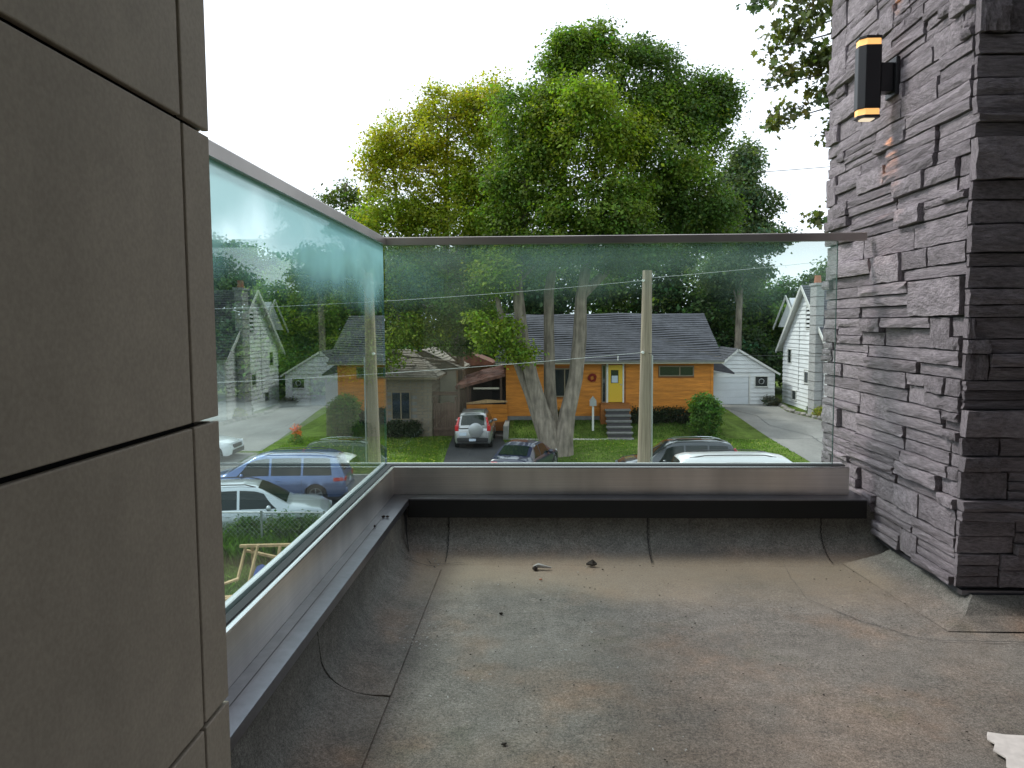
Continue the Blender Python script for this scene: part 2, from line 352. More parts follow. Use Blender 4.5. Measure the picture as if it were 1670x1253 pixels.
# street across the view, side road to the left, driveways
conform('street', lambda y: (-60, 60), [21.7+i*.93 for i in range(11)], 'asphalt', 60, .006)
conform('side_road', lambda y: (-23.5, -12.6-.10*(y-31)), [31.2+i*1.2 for i in range(26)], 'drive_pale', 20, .008)
conform('driveway', lambda y: (np.interp(y, [31.2, 32.8, 35.6, 44.4, 50, 52.9], [12.2, 11.7, 11.45, 11.8, 12.0, 11.7]),
                                np.interp(y, [31.2, 40, 44.8, 48.8, 52.9], [19.2, 17.2, 16.35, 15.45, 15.9])), [31.2+i*.62 for i in range(36)], 'drive_pale', 14, .008)
conform('driveway', lambda y: (-4.1-.05*(y-31), np.interp(y, [31, 33, 39, 42], [.4, -.9, -1.9, -1.9])), [31.15+i*.6 for i in range(19)], 'drive_dark', 10, .008)
conform('path', lambda y: (-1.7, 4.6), [38.75, 38.95, 39.15], 'concrete', 16, .015)
kb = MB(); kb.box(-60, -4.4, 30.95, 31.1, -5.1, -4.83).box(.6, 11.8, 30.95, 31.1, -5.1, -4.83).box(19.6, 60, 30.95, 31.1, -5.1, -4.83)
tag(kb.build('kerb', 'concrete', bevel=.02), kind='structure')
kb = MB(); kb.box(-60, 60, 21.55, 21.7, -5.1, -4.82); tag(kb.build('kerb', 'concrete', bevel=.02), kind='structure')

# ------------------------------------------------------------------ the balcony's own building
own = thing('modern_house', 'modern house we stand in, brown fibre cement panels on the balcony side wall', 'house', (-.66, 0, 0))
def P(mb, name, m, par, **k): # children of an Empty: keep world coordinates
    o = mb.build(name, m, par, **k)
    if par is not None and par.type == 'EMPTY':
        o.matrix_parent_inverse = par.matrix_basis.inverted()
    return o
P(B(-.93, 4.6, -3, 4.33, -5.2, -.06).box(-3.4, -.93, -3, 1.5, -5.2, 0), 'wall', 'rear', own)
P(B(-3.4, -.70, -2.2, 1.535, 0, 3.345), 'wall', 'dark_gap', own)
P(B(-3.4, 4.6, -2.4, -2.2, 0, 3.6), 'rear_wall', 'rear', own)
P(B(4.4, 4.6, .3, 4.33, -.06, 3.6), 'unseen_shade_wall', 'rear', own); P(B(4.4, 4.6, -2.2, .3, -.06, .42), 'unseen_side_parapet', 'rear', own)  # unseen right wall shaped for light: shades pillar front, gap lets light onto panels
P(B(-3.6, 4.8, -2.6, 2.2, 3.35, 3.65), 'soffit', 'soffit', own); P(B(1.78, 4.8, 2.2, 5.0, 3.351, 3.649), 'soffit', 'soffit', own)  # unseen roof, extended over the pillar to keep sky light off its front
P(B(-1.0, .9, -2.2, -2.14, .03, 2.35), 'patio_door', 'window', own)
# facade panels: narrow return strip next to the edge and wide panels behind
zj = [.04, .463, 1.06, 1.632, 2.23, 2.83, 3.34]
for i in range(6):
    z0, z1 = zj[i]+.005, zj[i+1]-.005
    dx = rnd.uniform(-.0015, .0015)
    P(B(-.675, -.66+dx, 1.452, 1.566+rnd.uniform(-.002, .002), z0, z1), 'panel', 'panel', own, bevel=.0025)
    P(B(-.675, -.66+rnd.uniform(-.001, .001), .235, 1.442, z0, z1), 'panel', 'panel', own, bevel=.0025)
    P(B(-.675, -.66, -.98, .225, z0, z1), 'panel', 'panel', own, bevel=.0025)
    P(B(-.675, -.66, -2.19, -.99, z0, z1), 'panel', 'panel', own, bevel=.0025)
    P(B(-1.9, -.677, 1.552, 1.564, z0, z1), 'panel', 'panel', own, bevel=.0025)

# deck floor: flat field with coves running up the parapets, plus lapped sheets
XL, YF = -.86, 4.27
def cove(d0, d1, h):  # profile (inward offset, z)
    pr = [(d0, h)]; r = d1-d0
    for i in range(9):
        t = i/8*pi/2; pr.append((d0+.012+(r-.012)*(1-cos(t)), .015+.125*(1-sin(t))-.015*i/8))
    return pr
prof = cove(.105, .30, .27)
mb = MB()
ring = []
def Lpath(d, z, y0=-2.2, x1=4.4, steps=(14, 20)):
    a = [(XL+d, y0+(YF-d-y0)*i/steps[0], z) for i in range(steps[0])]
    b = [(XL+d+(x1-XL-d)*i/steps[1], YF-d, z) for i in range(steps[1]+1)]
    return a+b
mb.grid([Lpath(d, z) for d, z in prof])
d1 = prof[-1][0]
nx, ny = 26, 30
rows = []
for j in range(ny+1):
    y = -2.2+(YF-d1+2.2)*j/ny
    rows.append([(XL+d1+(4.4-XL-d1)*i/nx, y, .004*sin(i*1.3+.4)*cos(j*.7)*(1 if 0 < i < nx and j < ny else 0)) for i in range(nx+1)])
mb.grid(rows)
deck = mb.build('deck_floor', 'membrane', smooth=True, sharp=80); tag(deck, kind='structure')
# lapped strips of membrane (thickness proud of the field)
def lap_left(y0, y1, reach, wig):
    m = MB(); rows = []
    P_ = [(d, z) for d, z in prof]+[(prof[-1][0]+.02+reach*k/3, .0) for k in range(1, 4)]
    for k, (d, z) in enumerate(P_):
        nrm = .0035
        row = []
        for i in range(9):
            y = y0+(y1-y0)*i/8
            w = wig*sin(k*.8+i) if i in (0, 8) else 0
            row.append((XL+d+nrm, y+w, z+nrm+.0045))
        rows.append(row)
    top = [[(x, y, z) for x, y, z in r] for r in rows]
    m.grid(top)
    # edges folded down so that the lap shows a dark lip
    for side in (0, 8):
        m.grid([[r[side] for r in rows], [(r[side][0]-.006, r[side][1], r[side][2]-.009) for r in rows]])
    m.grid([[p for p in rows[-1]], [(p[0], p[1], p[2]-.010) for p in rows[-1]]])
    return tag(m.build('membrane_sheet', 'membrane', deck, smooth=True, sharp=30))
lap_left(2.50, 3.86, .03, .004)
lap_left(1.2, 2.492, .03, .004)
def lap_front(x0, x1, reach):
    m = MB(); rows = []
    P_ = [(d, z) for d, z in prof]+[(prof[-1][0]+.02+reach*k/3, .0) for k in range(1, 4)]
    for k, (d, z) in enumerate(P_):
        rows.append([(x0+(x1-x0)*i/8, YF-d-.0035, z+.008-(.0035*max(0, k-len(prof)+2))) for i in range(9)])
    m.grid(rows)
    for side in (0, 8): m.grid([[r[side] for r in rows], [(r[side][0], r[side][1]+.006, r[side][2]-.009) for r in rows]])
    m.build('membrane_sheet', 'membrane', deck, smooth=True, sharp=30)
lap_front(-.50, .575, .03); lap_front(.590, 1.50, .035)
# long lap between two rolls across the field and dark bitumen bleed-out lines along it
def bleed(pts, w, name='bitumen_line'):
    m = MB(); Pn = [Vector((x, y, z)) for x, y, z in pts]; k = []
    rr = random.Random(3)
    dense = []
    for a, b in zip(Pn[:-1], Pn[1:]):
        for i in range(8): dense.append(a.lerp(b, i/8))
    dense.append(Pn[-1]); up = []; lo = []
    for i, p in enumerate(dense):
        d = (dense[min(i+1, len(dense)-1)]-dense[max(i-1, 0)]).normalized(); s_ = d.cross(Vector((0, 0, 1))).normalized()
        ww = w*rr.uniform(.25, 1.1); j = s_*rr.uniform(-.003, .003)
        up.append(tuple(p+s_*ww+j)); lo.append(tuple(p-s_*ww+j))
    m.grid([lo, up]); return m.build(name, 'rubber', deck)
bleed([(1.20, 3.45, .007), (1.33, 3.2, .007), (1.48, 3.03, .007), (1.56, 3.0, .007), (1.9, 2.99, .007), (2.6, 2.98, .007)], .0018)
bleed([(1.26, 4.0, .007), (1.22, 3.75, .007), (1.20, 3.45, .007)], .0007)
for a in ((.575, .0), (-.503, 0), (1.5, 0)):
    x = a[0]; bleed([(x+.004, YF-d-.008, z+.010) for d, z in prof], .0028)
bleed([(XL+d+.012, 2.47-.0*i, z+.010) for i, (d, z) in enumerate(prof)]+[(-.57, 2.44, .008)], .0012)
bleed([(XL+d+.012, 3.89, z+.010) for i, (d, z) in enumerate(prof)][3:]+[(-.54, 3.87, .008)], .0035)
bleed([(-.60, 3.99, .02), (-.57, 3.93, .010), (-.50, 3.93, .010), (-.40, 3.95, .012)], .0025)

# dark wedge where the corner sheet stands open
P(MB().prism([(-.745, 4.12, .27), (-.725, 4.12, .27), (-.715, 4.05, .10), (-.69, 3.99, .04), (-.71, 4.06, .09)], (0, -.004, 0)), 'open_seam', 'rubber', deck)

# ------------------------------------------------------------------ parapet cap, glass shoe, rail, panes
def Lprofile(name, pts, m, parent, y0, x1, bevel=0, closed=False, ends=True):
    mb = MB(); pts = list(pts)
    if closed: pts.append(pts[0])
    rows = [[(XL+d, y0, z), (XL+d, YF-d, z), (x1, YF-d, z)] for d, z in pts]
    mb.grid(rows)
    if closed and ends:
        n = len(pts)-1
        mb.poly([rows[i][0] for i in range(n)]); mb.poly([rows[i][2] for i in range(n)][::-1])
    o = mb.build(name, m, parent, fix=True)
    if parent is not None and parent.type == 'EMPTY': o.matrix_parent_inverse = parent.matrix_basis.inverted()
    return o
par = thing('parapet', 'low balcony parapet with grey metal cap and black flashing under it', 'parapet', (XL, 1.2, 0))
Lprofile('core', [(.095, .0), (.095, .298), (-.06, .298), (-.06, 0)], 'mortar', par, 1.57, 1.74, closed=True)
Lprofile('cap', [(.1455, .2985), (.146, .306), (.10, .3095), (.045, .310), (-.08, .310), (-.08, .20), (-.076, .20), (-.076, .3005)], 'cap', par, 1.568, 1.735, closed=True)
P(B(XL+.139, 1.735, YF-.146, YF-.139, .204, .2995), 'drip_flashing', 'drip', par)
P(B(XL+.139, XL+.146, 1.568, YF-.1465, .272, .2995), 'drip_flashing', 'cap', par)
# folded joint in the cap along the side run
P(B(XL+.088, XL+.0895, 1.6, 3.66, .3095, .3105), 'seam', 'rubber', par)

bal = thing('glass_balustrade', 'frameless glass balustrade with steel base channel and flat steel top rail', 'balustrade', (XL, YF, .31))
for k, (a, b) in enumerate((((.040, .312), (.05, .46)),)):
    pass
Lprofile('base_channel', [(.050, .311), (.052, .4585), (.049, .4600), (.016, .4600), (.016, .33), (-.016, .33), (-.016, .456), (-.05, .456), (-.05, .311)], 'steel', bal, 1.568, 1.675, closed=True)
Lprofile('channel_lip', [(.0535, .4575), (.053, .4635), (.046, .465), (.034, .464), (.034, .4605), (.0515, .4602)], 'steel_bright', bal, 1.568, 1.675, closed=True)
Lprofile('gasket', [(.033, .462), (.033, .469), (.0085, .472), (.0085, .455), (.016, .455)], 'rubber', bal, 1.568, 1.66, closed=True)
Lprofile('outer_gasket', [(-.0085, .455), (-.0085, .474), (-.030, .474), (-.030, .4565)], 'lip', bal, 1.568, 1.66, closed=True)
Lprofile('top_rail', [(.024, 1.682), (.024, 1.720), (.021, 1.7235), (-.021, 1.7235), (-.024, 1.720), (-.024, 1.682), (-.009, 1.682), (-.009, 1.70), (.009, 1.70), (.009, 1.682)], 'steel_rail', bal, 1.568, 1.745, closed=True)
e = .006
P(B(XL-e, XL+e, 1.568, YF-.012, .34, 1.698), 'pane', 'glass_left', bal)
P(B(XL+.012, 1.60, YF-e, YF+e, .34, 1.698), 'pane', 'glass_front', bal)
P(B(XL-e, XL+e, YF-.0115, YF-.0085, .46, 1.681), 'pane_edge', 'edge', bal)
P(B(1.6005, 1.602, YF-e, YF+e, .46, 1.681), 'pane_edge', 'edge_dark', bal)

# ------------------------------------------------------------------ stone pillar
pil = thing('stone_pillar', 'grey split face ledger stone pillar at the right of the balcony', 'pillar', (1.8, 3.31, 0))
P(B(1.805, 3.3, 3.325, 4.93, .105, 3.345), 'core', 'mortar', pil)
P(B(1.86, 3.3, 3.38, 4.93, .0, .105), 'plinth', 'mortar', pil)
P(MB().prism([(1.795, 3.30, .085), (1.795, 4.3, .085), (1.80, 4.3, .10), (1.80, 3.30, .10)], (.05, 0, 0)).box(1.795, 3.3, 3.295, 3.335, .083, .103), 'base_flashing', 'cap', pil)
# membrane boot sloping down from the pillar foot
P(MB().grid([[(1.83, 3.28, .09), (1.83, 4.0, .09)], [(1.76, 3.2, .03), (1.76, 4.0, .05)], [(1.64, 3.1, .003), (1.56, 3.98, .003)]])
    .grid([[(1.83, 3.28, .09), (3.3, 3.28, .09)], [(1.76, 3.2, .03), (3.3, 3.2, .03)], [(1.64, 3.1, .003), (3.3, 3.1, .003)]]), 'membrane_boot', 'membrane', pil)
rs = random.Random(21)
def stone_mesh(i):
    """unit stone: x depth 0..1 (front at -1), y 0..1, z 0..1 with a rough split front"""
    rr = random.Random(100+i); NY, NZ = 6, 3; v = []; f = []
    fr = []
    tilt = rr.uniform(-.18, .18); tz = rr.uniform(-.15, .15)
    step = rr.random() < .3; sy = rr.uniform(.3, .7)
    for a in range(NY+1):
        for b in range(NZ+1):
            y = a/NY; z = b/NZ
            ey = 0 if 0 < a < NY else rr.uniform(0, .018); ez = 0 if 0 < b < NZ else rr.uniform(0, .05)
            x = -1+tilt*(y-.5)*.5+tz*(z-.5)*.5+rr.uniform(-.08, .08)
            if a in (0, NY) or b in (0, NZ): x += rr.uniform(.03, .16)
            if step and y > sy: x += .18
            yy = y+(ey if a == 0 else -ey)+(rr.uniform(-.02, .02) if 0 < a < NY else 0); zz = z+(ez if b == 0 else -ez)
            fr.append((x, yy, zz))
    v = fr[:]; n = NZ+1
    for a in range(NY):
        for b in range(NZ): k = a*n+b; f.append((k, k+n, k+n+1, k+1) if False else (k, k+1, k+n+1, k+n))
    # border back to the core
    bd = [a*n for a in range(NY+1)]+[NY*n+b for b in range(1, NZ+1)]+[a*n+NZ for a in range(NY-1, -1, -1)]+[b for b in range(NZ-1, 0, -1)]
    k0 = len(v)
    for k in bd: v.append((0.0, fr[k][1], fr[k][2]))
    m = len(bd)
    for i2 in range(m): j = (i2+1) % m; f.append((bd[i2], bd[j], k0+j, k0+i2))
    me = bpy.data.meshes.new('stone'); me.from_pydata(v, [], f); me.materials.append(MT['stone'])
    import bmesh
    bm = bmesh.new(); bm.from_mesh(me); bmesh.ops.recalc_face_normals(bm, faces=bm.faces); bm.to_mesh(me); bm.free()
    return me
SM = [stone_mesh(i) for i in range(36)]
inv = pil.matrix_basis.inverted()
def stones(u0, u1, z0, z1, place):
    """ledger courses; place(mesh, u, z, w, h, depth)"""
    z = z0; row = 0
    while z < z1-.02:
        h = min(rs.choice((.09, .12, .145, .175)), z1-z)
        if z1-z-h < .05: h = z1-z
        u = u0-rs.uniform(0, .18)
        while u < u1-.005:
            w = rs.choice((.17, .26, .34, .42, .5, .58)); ua = max(u, u0); ub = min(u+w, u1)
            if u1-ub < .07: ub = u1; w = ub-u+.01
            if ub-ua > .03:
                r = rs.random(); cells = []
                if r < .22 or h < .07: cells = [(ua, ub, z, z+h)]
                elif r < .56: s_ = z+h*rs.uniform(.35, .65); cells = [(ua, ub, z, s_), (ua, ub, s_, z+h)]
                elif r < .80 and h > .11: a = z+h*.33; b = z+h*.66; cells = [(ua, ub, z, a), (ua, ub, a, b), (ua, ub, b, z+h)]
                elif ub-ua > .2:
                    s_ = z+h*rs.uniform(.35, .65); uu = ua+(ub-ua)*rs.uniform(.35, .65)
                    cells = [(ua, ub, z, s_), (ua, uu, s_, z+h), (uu, ub, s_, z+h)]
                else: cells = [(ua, ub, z, z+h)]
                for a, b, c, d in cells: place(rs.choice(SM), a, c, b-a-.0035, d-c-.003, rs.choice((.020, .026, .030, .034, .038, .044, .054))+rs.uniform(-.004, .004))
            u += w
        z += h; row += 1
cnt = [0]
def put_side(me, u, z, w, h, d):
    o = bpy.data.objects.new('stone', me); COL.objects.link(o); o.parent = pil; o.matrix_parent_inverse = inv
    o.location = (1.806, u, z); o.scale = (d, w, h); cnt[0] += 1
    if rs.random() < .5: o.location.y = u+w; o.scale.y = -w; 
def put_front(me, u, z, w, h, d):
    o = bpy.data.objects.new('stone', me); COL.objects.link(o); o.parent = pil; o.matrix_parent_inverse = inv
    o.location = (u+w, 3.326, z); o.rotation_euler = (0, 0, pi/2); o.scale = (d*.95, w, h); cnt[0] += 1
stones(3.331, 4.93, .115, 3.25, put_side)
stones(1.775, 2.45, .115, 2.95, put_front)
print('stones', cnt[0])

# wall lamp
lamp = thing('wall_lamp', 'black up and down wall lamp with glowing amber bands on the stone pillar', 'lamp', (1.77, 4.03, 2.45))
def oct_prism(x0, x1, y0, y1, z0, z1, c=.028):
    pts = [(x0+c, y0, z0), (x1-c*.3, y0, z0), (x1, y0+c*.3, z0), (x1, y1-c*.3, z0), (x1-c*.3, y1, z0), (x0+c, y1, z0), (x0, y1-c, z0), (x0, y0+c, z0)]
    return MB().prism(pts, (0, 0, z1-z0))
P(oct_prism(1.583, 1.69, 3.985, 4.085, 2.302, 2.608), 'body', 'black_metal', lamp, bevel=.003)
P(oct_prism(1.587, 1.686, 3.989, 4.081, 2.609, 2.638), 'light_band', 'glow', lamp)
P(oct_prism(1.587, 1.686, 3.989, 4.081, 2.272, 2.301), 'light_band', 'glow', lamp)
P(oct_prism(1.583, 1.69, 3.985, 4.085, 2.639, 2.652), 'end_cap', 'black_metal', lamp, bevel=.002)
P(oct_prism(1.583, 1.69, 3.985, 4.085, 2.258, 2.271), 'end_cap', 'black_metal', lamp, bevel=.002)
P(oct_prism(1.605, 1.668, 4.005, 4.065, 2.254, 2.2575, .01), 'lens', emis('lamp_lens', (.9, .75, .55), .5), lamp)
P(B(1.6905, 1.752, 4.0, 4.07, 2.385, 2.525), 'bracket', 'black_metal', lamp, bevel=.004)
P(B(1.7525, 1.772, 3.975, 4.095, 2.362, 2.548), 'wall_plate', 'black_metal', lamp, bevel=.004)
for z, rx in ((2.66, pi), (2.25, 0)):
    ld = bpy.data.lights.new('lamp_beam', 'SPOT'); ld.energy = 3.0; ld.color = (1, .45, .16); ld.spot_size = radians(50); ld.spot_blend = .6; ld.shadow_soft_size = .02
    lo = bpy.data.objects.new('lamp_beam', ld); COL.objects.link(lo); lo.location = (1.70, 4.03, z); lo.rotation_euler = (rx, radians(-8 if rx == 0 else 8), 0)
    lo.parent = lamp; lo.matrix_parent_inverse = lamp.matrix_basis.inverted()

# ------------------------------------------------------------------ leaves
def leaf_mesh(name, lobes, n, size, base, var=.25, seed=1, clump=22, spread=.30, shape='rhomb', mat_='leaf', droop=.2, shell=.55):
    """many small folded leaf faces gathered in clumps through the lobes"""
    R = np.random.default_rng(seed)
    lb = np.array([l[:6] for l in lobes], float)
    w = (lb[:, 3]*lb[:, 4]*lb[:, 5])**(2/3); w /= w.sum()
    nc = n//clump
    li = R.choice(len(lb), nc, p=w)
    d = R.normal(size=(nc, 3)); d /= np.linalg.norm(d, axis=1)[:, None]
    rad = shell+(1.06-shell)*R.random(nc)**.7
    # uneven outline: push clumps out or in with a few waves per lobe
    ph = R.random((len(lb), 3))*6.28
    wav = 1+.13*np.sin(d[:, 0]*5+ph[li, 0])+.10*np.sin(d[:, 2]*7+ph[li, 1])+.08*np.sin(d[:, 1]*6+ph[li, 2])
    C0 = lb[li, :3]+d*lb[li, 3:6]*(rad*wav)[:, None]
    ctint = R.normal(1, var, nc).clip(.45, 1.9); chue = R.normal(0, .10, nc)
    ci = np.repeat(np.arange(nc), clump); N = len(ci)
    p = C0[ci]+R.normal(size=(N, 3))*np.array([spread, spread, spread*.6])
    # orientation
    nrm = d[ci]*.5+np.array([0, 0, .75])+R.normal(size=(N, 3))*.55; nrm /= np.linalg.norm(nrm, axis=1)[:, None]
    a = np.cross(nrm, R.normal(size=(N, 3))); a /= np.linalg.norm(a, axis=1)[:, None]; a[:, 2] -= droop; b = np.cross(nrm, a)
    s = (size*R.uniform(.6, 1.3, N))[:, None]
    if shape == 'rhomb':
        V = np.stack([p-a*s*.6, p+b*s*.42+nrm*s*.10, p+a*s*.6, p-b*s*.42+nrm*s*.10], 1); k = 4
    else:  # lobed maple leaf outline
        out = [(-.62, 0), (-.30, .26), (-.38, .52), (-.05, .36), (.14, .62), (.20, .24), (.62, 0), (.20, -.24), (.14, -.62), (-.05, -.36), (-.38, -.52), (-.30, -.26)]
        V = np.stack([p+a*s*x+b*s*y+nrm*s*abs(y)*.25 for x, y in out], 1); k = len(out)
    me = bpy.data.meshes.new(name); me.vertices.add(N*k); me.vertices.foreach_set('co', V.reshape(-1).astype(np.float32))
    me.loops.add(N*k); me.loops.foreach_set('vertex_index', np.arange(N*k, dtype=np.int32))
    me.polygons.add(N); me.polygons.foreach_set('loop_start', np.arange(0, N*k, k, dtype=np.int32)); me.polygons.foreach_set('loop_total', np.full(N, k, dtype=np.int32))
    me.update()
    lt = ctint[ci]*R.normal(1, .18, N).clip(.5, 1.6)
    bs = np.array([l[6] if len(l) > 6 else base for l in lobes])[li][ci]
    col = bs*lt[:, None]; col[:, 0] *= 1+chue[ci]*1.5; col[:, 2] *= 1-chue[ci]
    rgba = np.ones((N, k, 4), np.float32); rgba[:, :, :3] = col[:, None, :].clip(0, 1)
    at_ = me.color_attributes.new('tint', 'FLOAT_COLOR', 'POINT'); at_.data.foreach_set('color', rgba.reshape(-1))
    me.materials.append(MT[mat_]); me.validate()
    return me
def ragged(lobes, seed, n=5):
    rr = random.Random(seed); out = []
    for l in lobes:
        x, y, z, a, b, c = l[:6]; rest = tuple(l[6:])
        out.append((x, y, z, a*.82, b*.82, c*.82)+rest)
        for _ in range(n):
            th = rr.uniform(0, 2*pi); e = rr.uniform(-.6, 1); ce = math.sqrt(max(0, 1-e*e)); q = rr.uniform(.72, 1.0); k = rr.uniform(.22, .42)
            out.append((x+a*q*ce*cos(th), y+b*q*ce*sin(th), z+c*q*e, a*k, b*k, c*k*1.05)+rest)
        if c > 1.2: # upright shoots
            for _ in range(3):
                th = rr.uniform(0, 2*pi); q = rr.uniform(.2, .85); out.append((x+a*q*cos(th), y+b*q*sin(th)*.5, z+c*rr.uniform(.85, 1.08)*math.sqrt(max(.1, 1-q*q)), .16, .16, .5)+rest)
    return out
def tree(name, label, base, stems, lobes, n, size, col, seed, group=None, bark='bark', loc=None, **k):
    """stems: list of (points, radii); lobes in world coordinates"""
    t = thing(name, label, 'tree', base, 0, group); iv = t.matrix_basis.inverted(); mb = MB(); rr = random.Random(seed)
    for pts, rad in stems: mb.tube(pts, rad, 9, wob=.07, rr=rr)
    # limbs from the stems into every lobe
    nodes = [Vector(p) for pts, _ in stems for p in pts[1:]]
    for l in lobes:
        c = Vector(l[:3]); q = min(nodes, key=lambda v: (v-c).length+max(0, v.z-c.z)*2)
        mid = q.lerp(c, .5)+Vector((rr.uniform(-.2, .2), rr.uniform(-.2, .2), rr.uniform(0, .4)))
        mb.tube([q, mid, c], [.085, .055, .03], 6)
        for _ in range(5):
            e_ = c+Vector((rr.uniform(-1, 1)*l[3], rr.uniform(-1, 1)*l[4], rr.uniform(-.5, .95)*l[5]))*.85
            mb.tube([mid.lerp(c, rr.random()), c.lerp(e_, .5)+Vector((0, 0, .1)), e_], [.035, .022, .008], 4)
    tr = mb.build('trunk', bark, t, smooth=True, sharp=60); tr.matrix_parent_inverse = iv
    me = leaf_mesh('crown', ragged(lobes, seed), n, size, col, seed=seed, **k)
    c = link('crown', me, t); c.matrix_parent_inverse = iv
    return t

G1 = (.112, .176, .026); G1d = (.072, .125, .026); G1l = (.165, .228, .024); GY_sunlit = (.300, .305, .022); GY2_sunlit = (.205, .255, .022)  # yellow tones carry the sunlit look of the left crown, painted as leaf colour
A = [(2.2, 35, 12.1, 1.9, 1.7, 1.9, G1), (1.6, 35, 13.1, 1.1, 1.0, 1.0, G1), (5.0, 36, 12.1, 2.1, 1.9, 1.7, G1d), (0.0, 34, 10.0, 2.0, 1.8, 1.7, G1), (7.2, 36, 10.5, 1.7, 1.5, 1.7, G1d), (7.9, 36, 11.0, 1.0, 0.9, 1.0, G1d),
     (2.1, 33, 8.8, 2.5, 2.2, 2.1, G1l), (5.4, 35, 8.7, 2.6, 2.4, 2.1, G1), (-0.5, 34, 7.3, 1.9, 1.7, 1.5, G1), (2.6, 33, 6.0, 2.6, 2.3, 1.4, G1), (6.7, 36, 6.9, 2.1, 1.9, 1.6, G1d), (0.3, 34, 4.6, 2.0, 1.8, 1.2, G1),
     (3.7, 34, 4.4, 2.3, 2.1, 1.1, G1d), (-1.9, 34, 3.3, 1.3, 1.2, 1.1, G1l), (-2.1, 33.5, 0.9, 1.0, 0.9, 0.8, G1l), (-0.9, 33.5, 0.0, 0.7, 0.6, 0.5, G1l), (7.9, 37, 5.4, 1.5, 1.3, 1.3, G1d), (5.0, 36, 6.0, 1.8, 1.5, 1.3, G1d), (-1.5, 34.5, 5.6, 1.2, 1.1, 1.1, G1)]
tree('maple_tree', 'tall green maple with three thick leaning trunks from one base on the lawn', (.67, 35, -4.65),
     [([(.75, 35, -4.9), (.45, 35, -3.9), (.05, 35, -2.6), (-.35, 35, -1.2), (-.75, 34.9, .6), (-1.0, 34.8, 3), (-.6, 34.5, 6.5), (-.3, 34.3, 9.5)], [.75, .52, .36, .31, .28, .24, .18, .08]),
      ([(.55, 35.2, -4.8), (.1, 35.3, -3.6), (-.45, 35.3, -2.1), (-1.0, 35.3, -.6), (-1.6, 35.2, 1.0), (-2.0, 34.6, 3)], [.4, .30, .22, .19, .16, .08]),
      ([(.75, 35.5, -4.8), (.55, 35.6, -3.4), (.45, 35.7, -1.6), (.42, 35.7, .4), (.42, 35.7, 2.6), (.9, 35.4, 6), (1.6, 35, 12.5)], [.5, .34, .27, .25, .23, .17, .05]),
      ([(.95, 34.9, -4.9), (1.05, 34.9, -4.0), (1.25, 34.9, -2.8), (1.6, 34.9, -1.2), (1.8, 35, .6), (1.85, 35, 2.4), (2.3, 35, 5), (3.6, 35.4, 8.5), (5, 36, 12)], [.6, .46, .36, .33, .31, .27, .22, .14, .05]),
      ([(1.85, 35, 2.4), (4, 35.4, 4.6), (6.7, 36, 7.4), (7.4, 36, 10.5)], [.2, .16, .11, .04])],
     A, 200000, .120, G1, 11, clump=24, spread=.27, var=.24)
Bl = [(-6.8, 38, 9.7, 1.5, 1.4, 1.4, GY_sunlit), (-4.7, 38, 11.0, 1.7, 1.6, 1.6, GY_sunlit), (-2.6, 38, 11.5, 1.6, 1.5, 1.5, GY_sunlit), (-5.3, 38, 8.6, 2.3, 2.0, 1.8, GY_sunlit), (-7.5, 38, 8.5, 1.0, 1.2, 1.4, GY_sunlit), (-2.3, 37.5, 8.5, 1.8, 1.9, 2.1, GY2_sunlit), (-7.1, 38, 6.4, 1.8, 1.6, 1.3, GY2_sunlit), (-4.1, 37.5, 6.2, 2.4, 2.1, 1.5, GY2_sunlit), (-8.7, 39, 6.5, 1.0, 1.0, 0.8, GY2_sunlit),
      (-6.6, 38, 4.2, 2.1, 1.9, 1.5, G1l), (-4.5, 38, 2.7, 2.1, 1.9, 1.8, G1), (-6.9, 38, 1.5, 1.5, 1.4, 1.5, G1l), (-2.4, 38, 3.9, 1.8, 1.6, 1.5, G1), (-8.6, 39, 3.7, 1.8, 1.7, 1.7, G1), (-11.1, 40, 3.2, 2.1, 1.8, 1.7, G1), (-10.2, 40, 0.9, 1.9, 1.7, 1.4, G1), (-13.1, 41, 1.4, 1.6, 1.5, 1.5, G1d), (-7.5, 37, -0.2, 0.8, 0.7, 0.8, G1l), (-6.0, 38, 0.8, 1.5, 1.4, 0.8, G1l), (-8.3, 37.2, -.9, .9, .8, .6, G1l), (-8.9, 37.5, .4, 1.1, 1.0, 1.0, G1l), (-10.6, 39, -.6, 1.3, 1, .9, G1), (-12.5, 40, -.4, 1.4, 1, 1.2, G1), (-9.6, 38.5, 2.0, 1.6, 1.3, 1.2, G1l), (-3.3, 39, 1.6, 1.5, 1.3, 1.2, G1), (-4.4, 40, .4, 1.3, 1.2, .8, G1d), (-11.6, 39.3, 1.9, 1.7, 1.3, 1.5, G1l), (-9.7, 38.9, .3, 1.3, 1.1, 1.0, G1l), (-13.6, 40.5, 3.0, 1.5, 1.3, 1.2, G1), (-2.0, 38.5, 6.0, 1.7, 1.4, 1.5, GY2_sunlit), (-1.2, 39, 4.6, 1.6, 1.3, 1.3, G1), (-1.0, 38.5, 8.5, 1.5, 1.3, 1.6, GY2_sunlit)]
tree('maple_tree', 'yellow green maple with sunlight painted into its leaf colour, left of the three trunk maple, crown against the sky', (-4.6, 45, -4.4),
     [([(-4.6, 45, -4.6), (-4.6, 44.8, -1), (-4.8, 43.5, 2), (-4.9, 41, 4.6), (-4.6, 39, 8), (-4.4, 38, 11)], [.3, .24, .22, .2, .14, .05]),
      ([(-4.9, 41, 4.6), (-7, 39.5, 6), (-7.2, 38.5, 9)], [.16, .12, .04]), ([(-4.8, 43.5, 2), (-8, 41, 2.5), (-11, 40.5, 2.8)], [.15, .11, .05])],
     Bl, 185000, .120, GY_sunlit, 12, clump=24, spread=.27, var=.22)
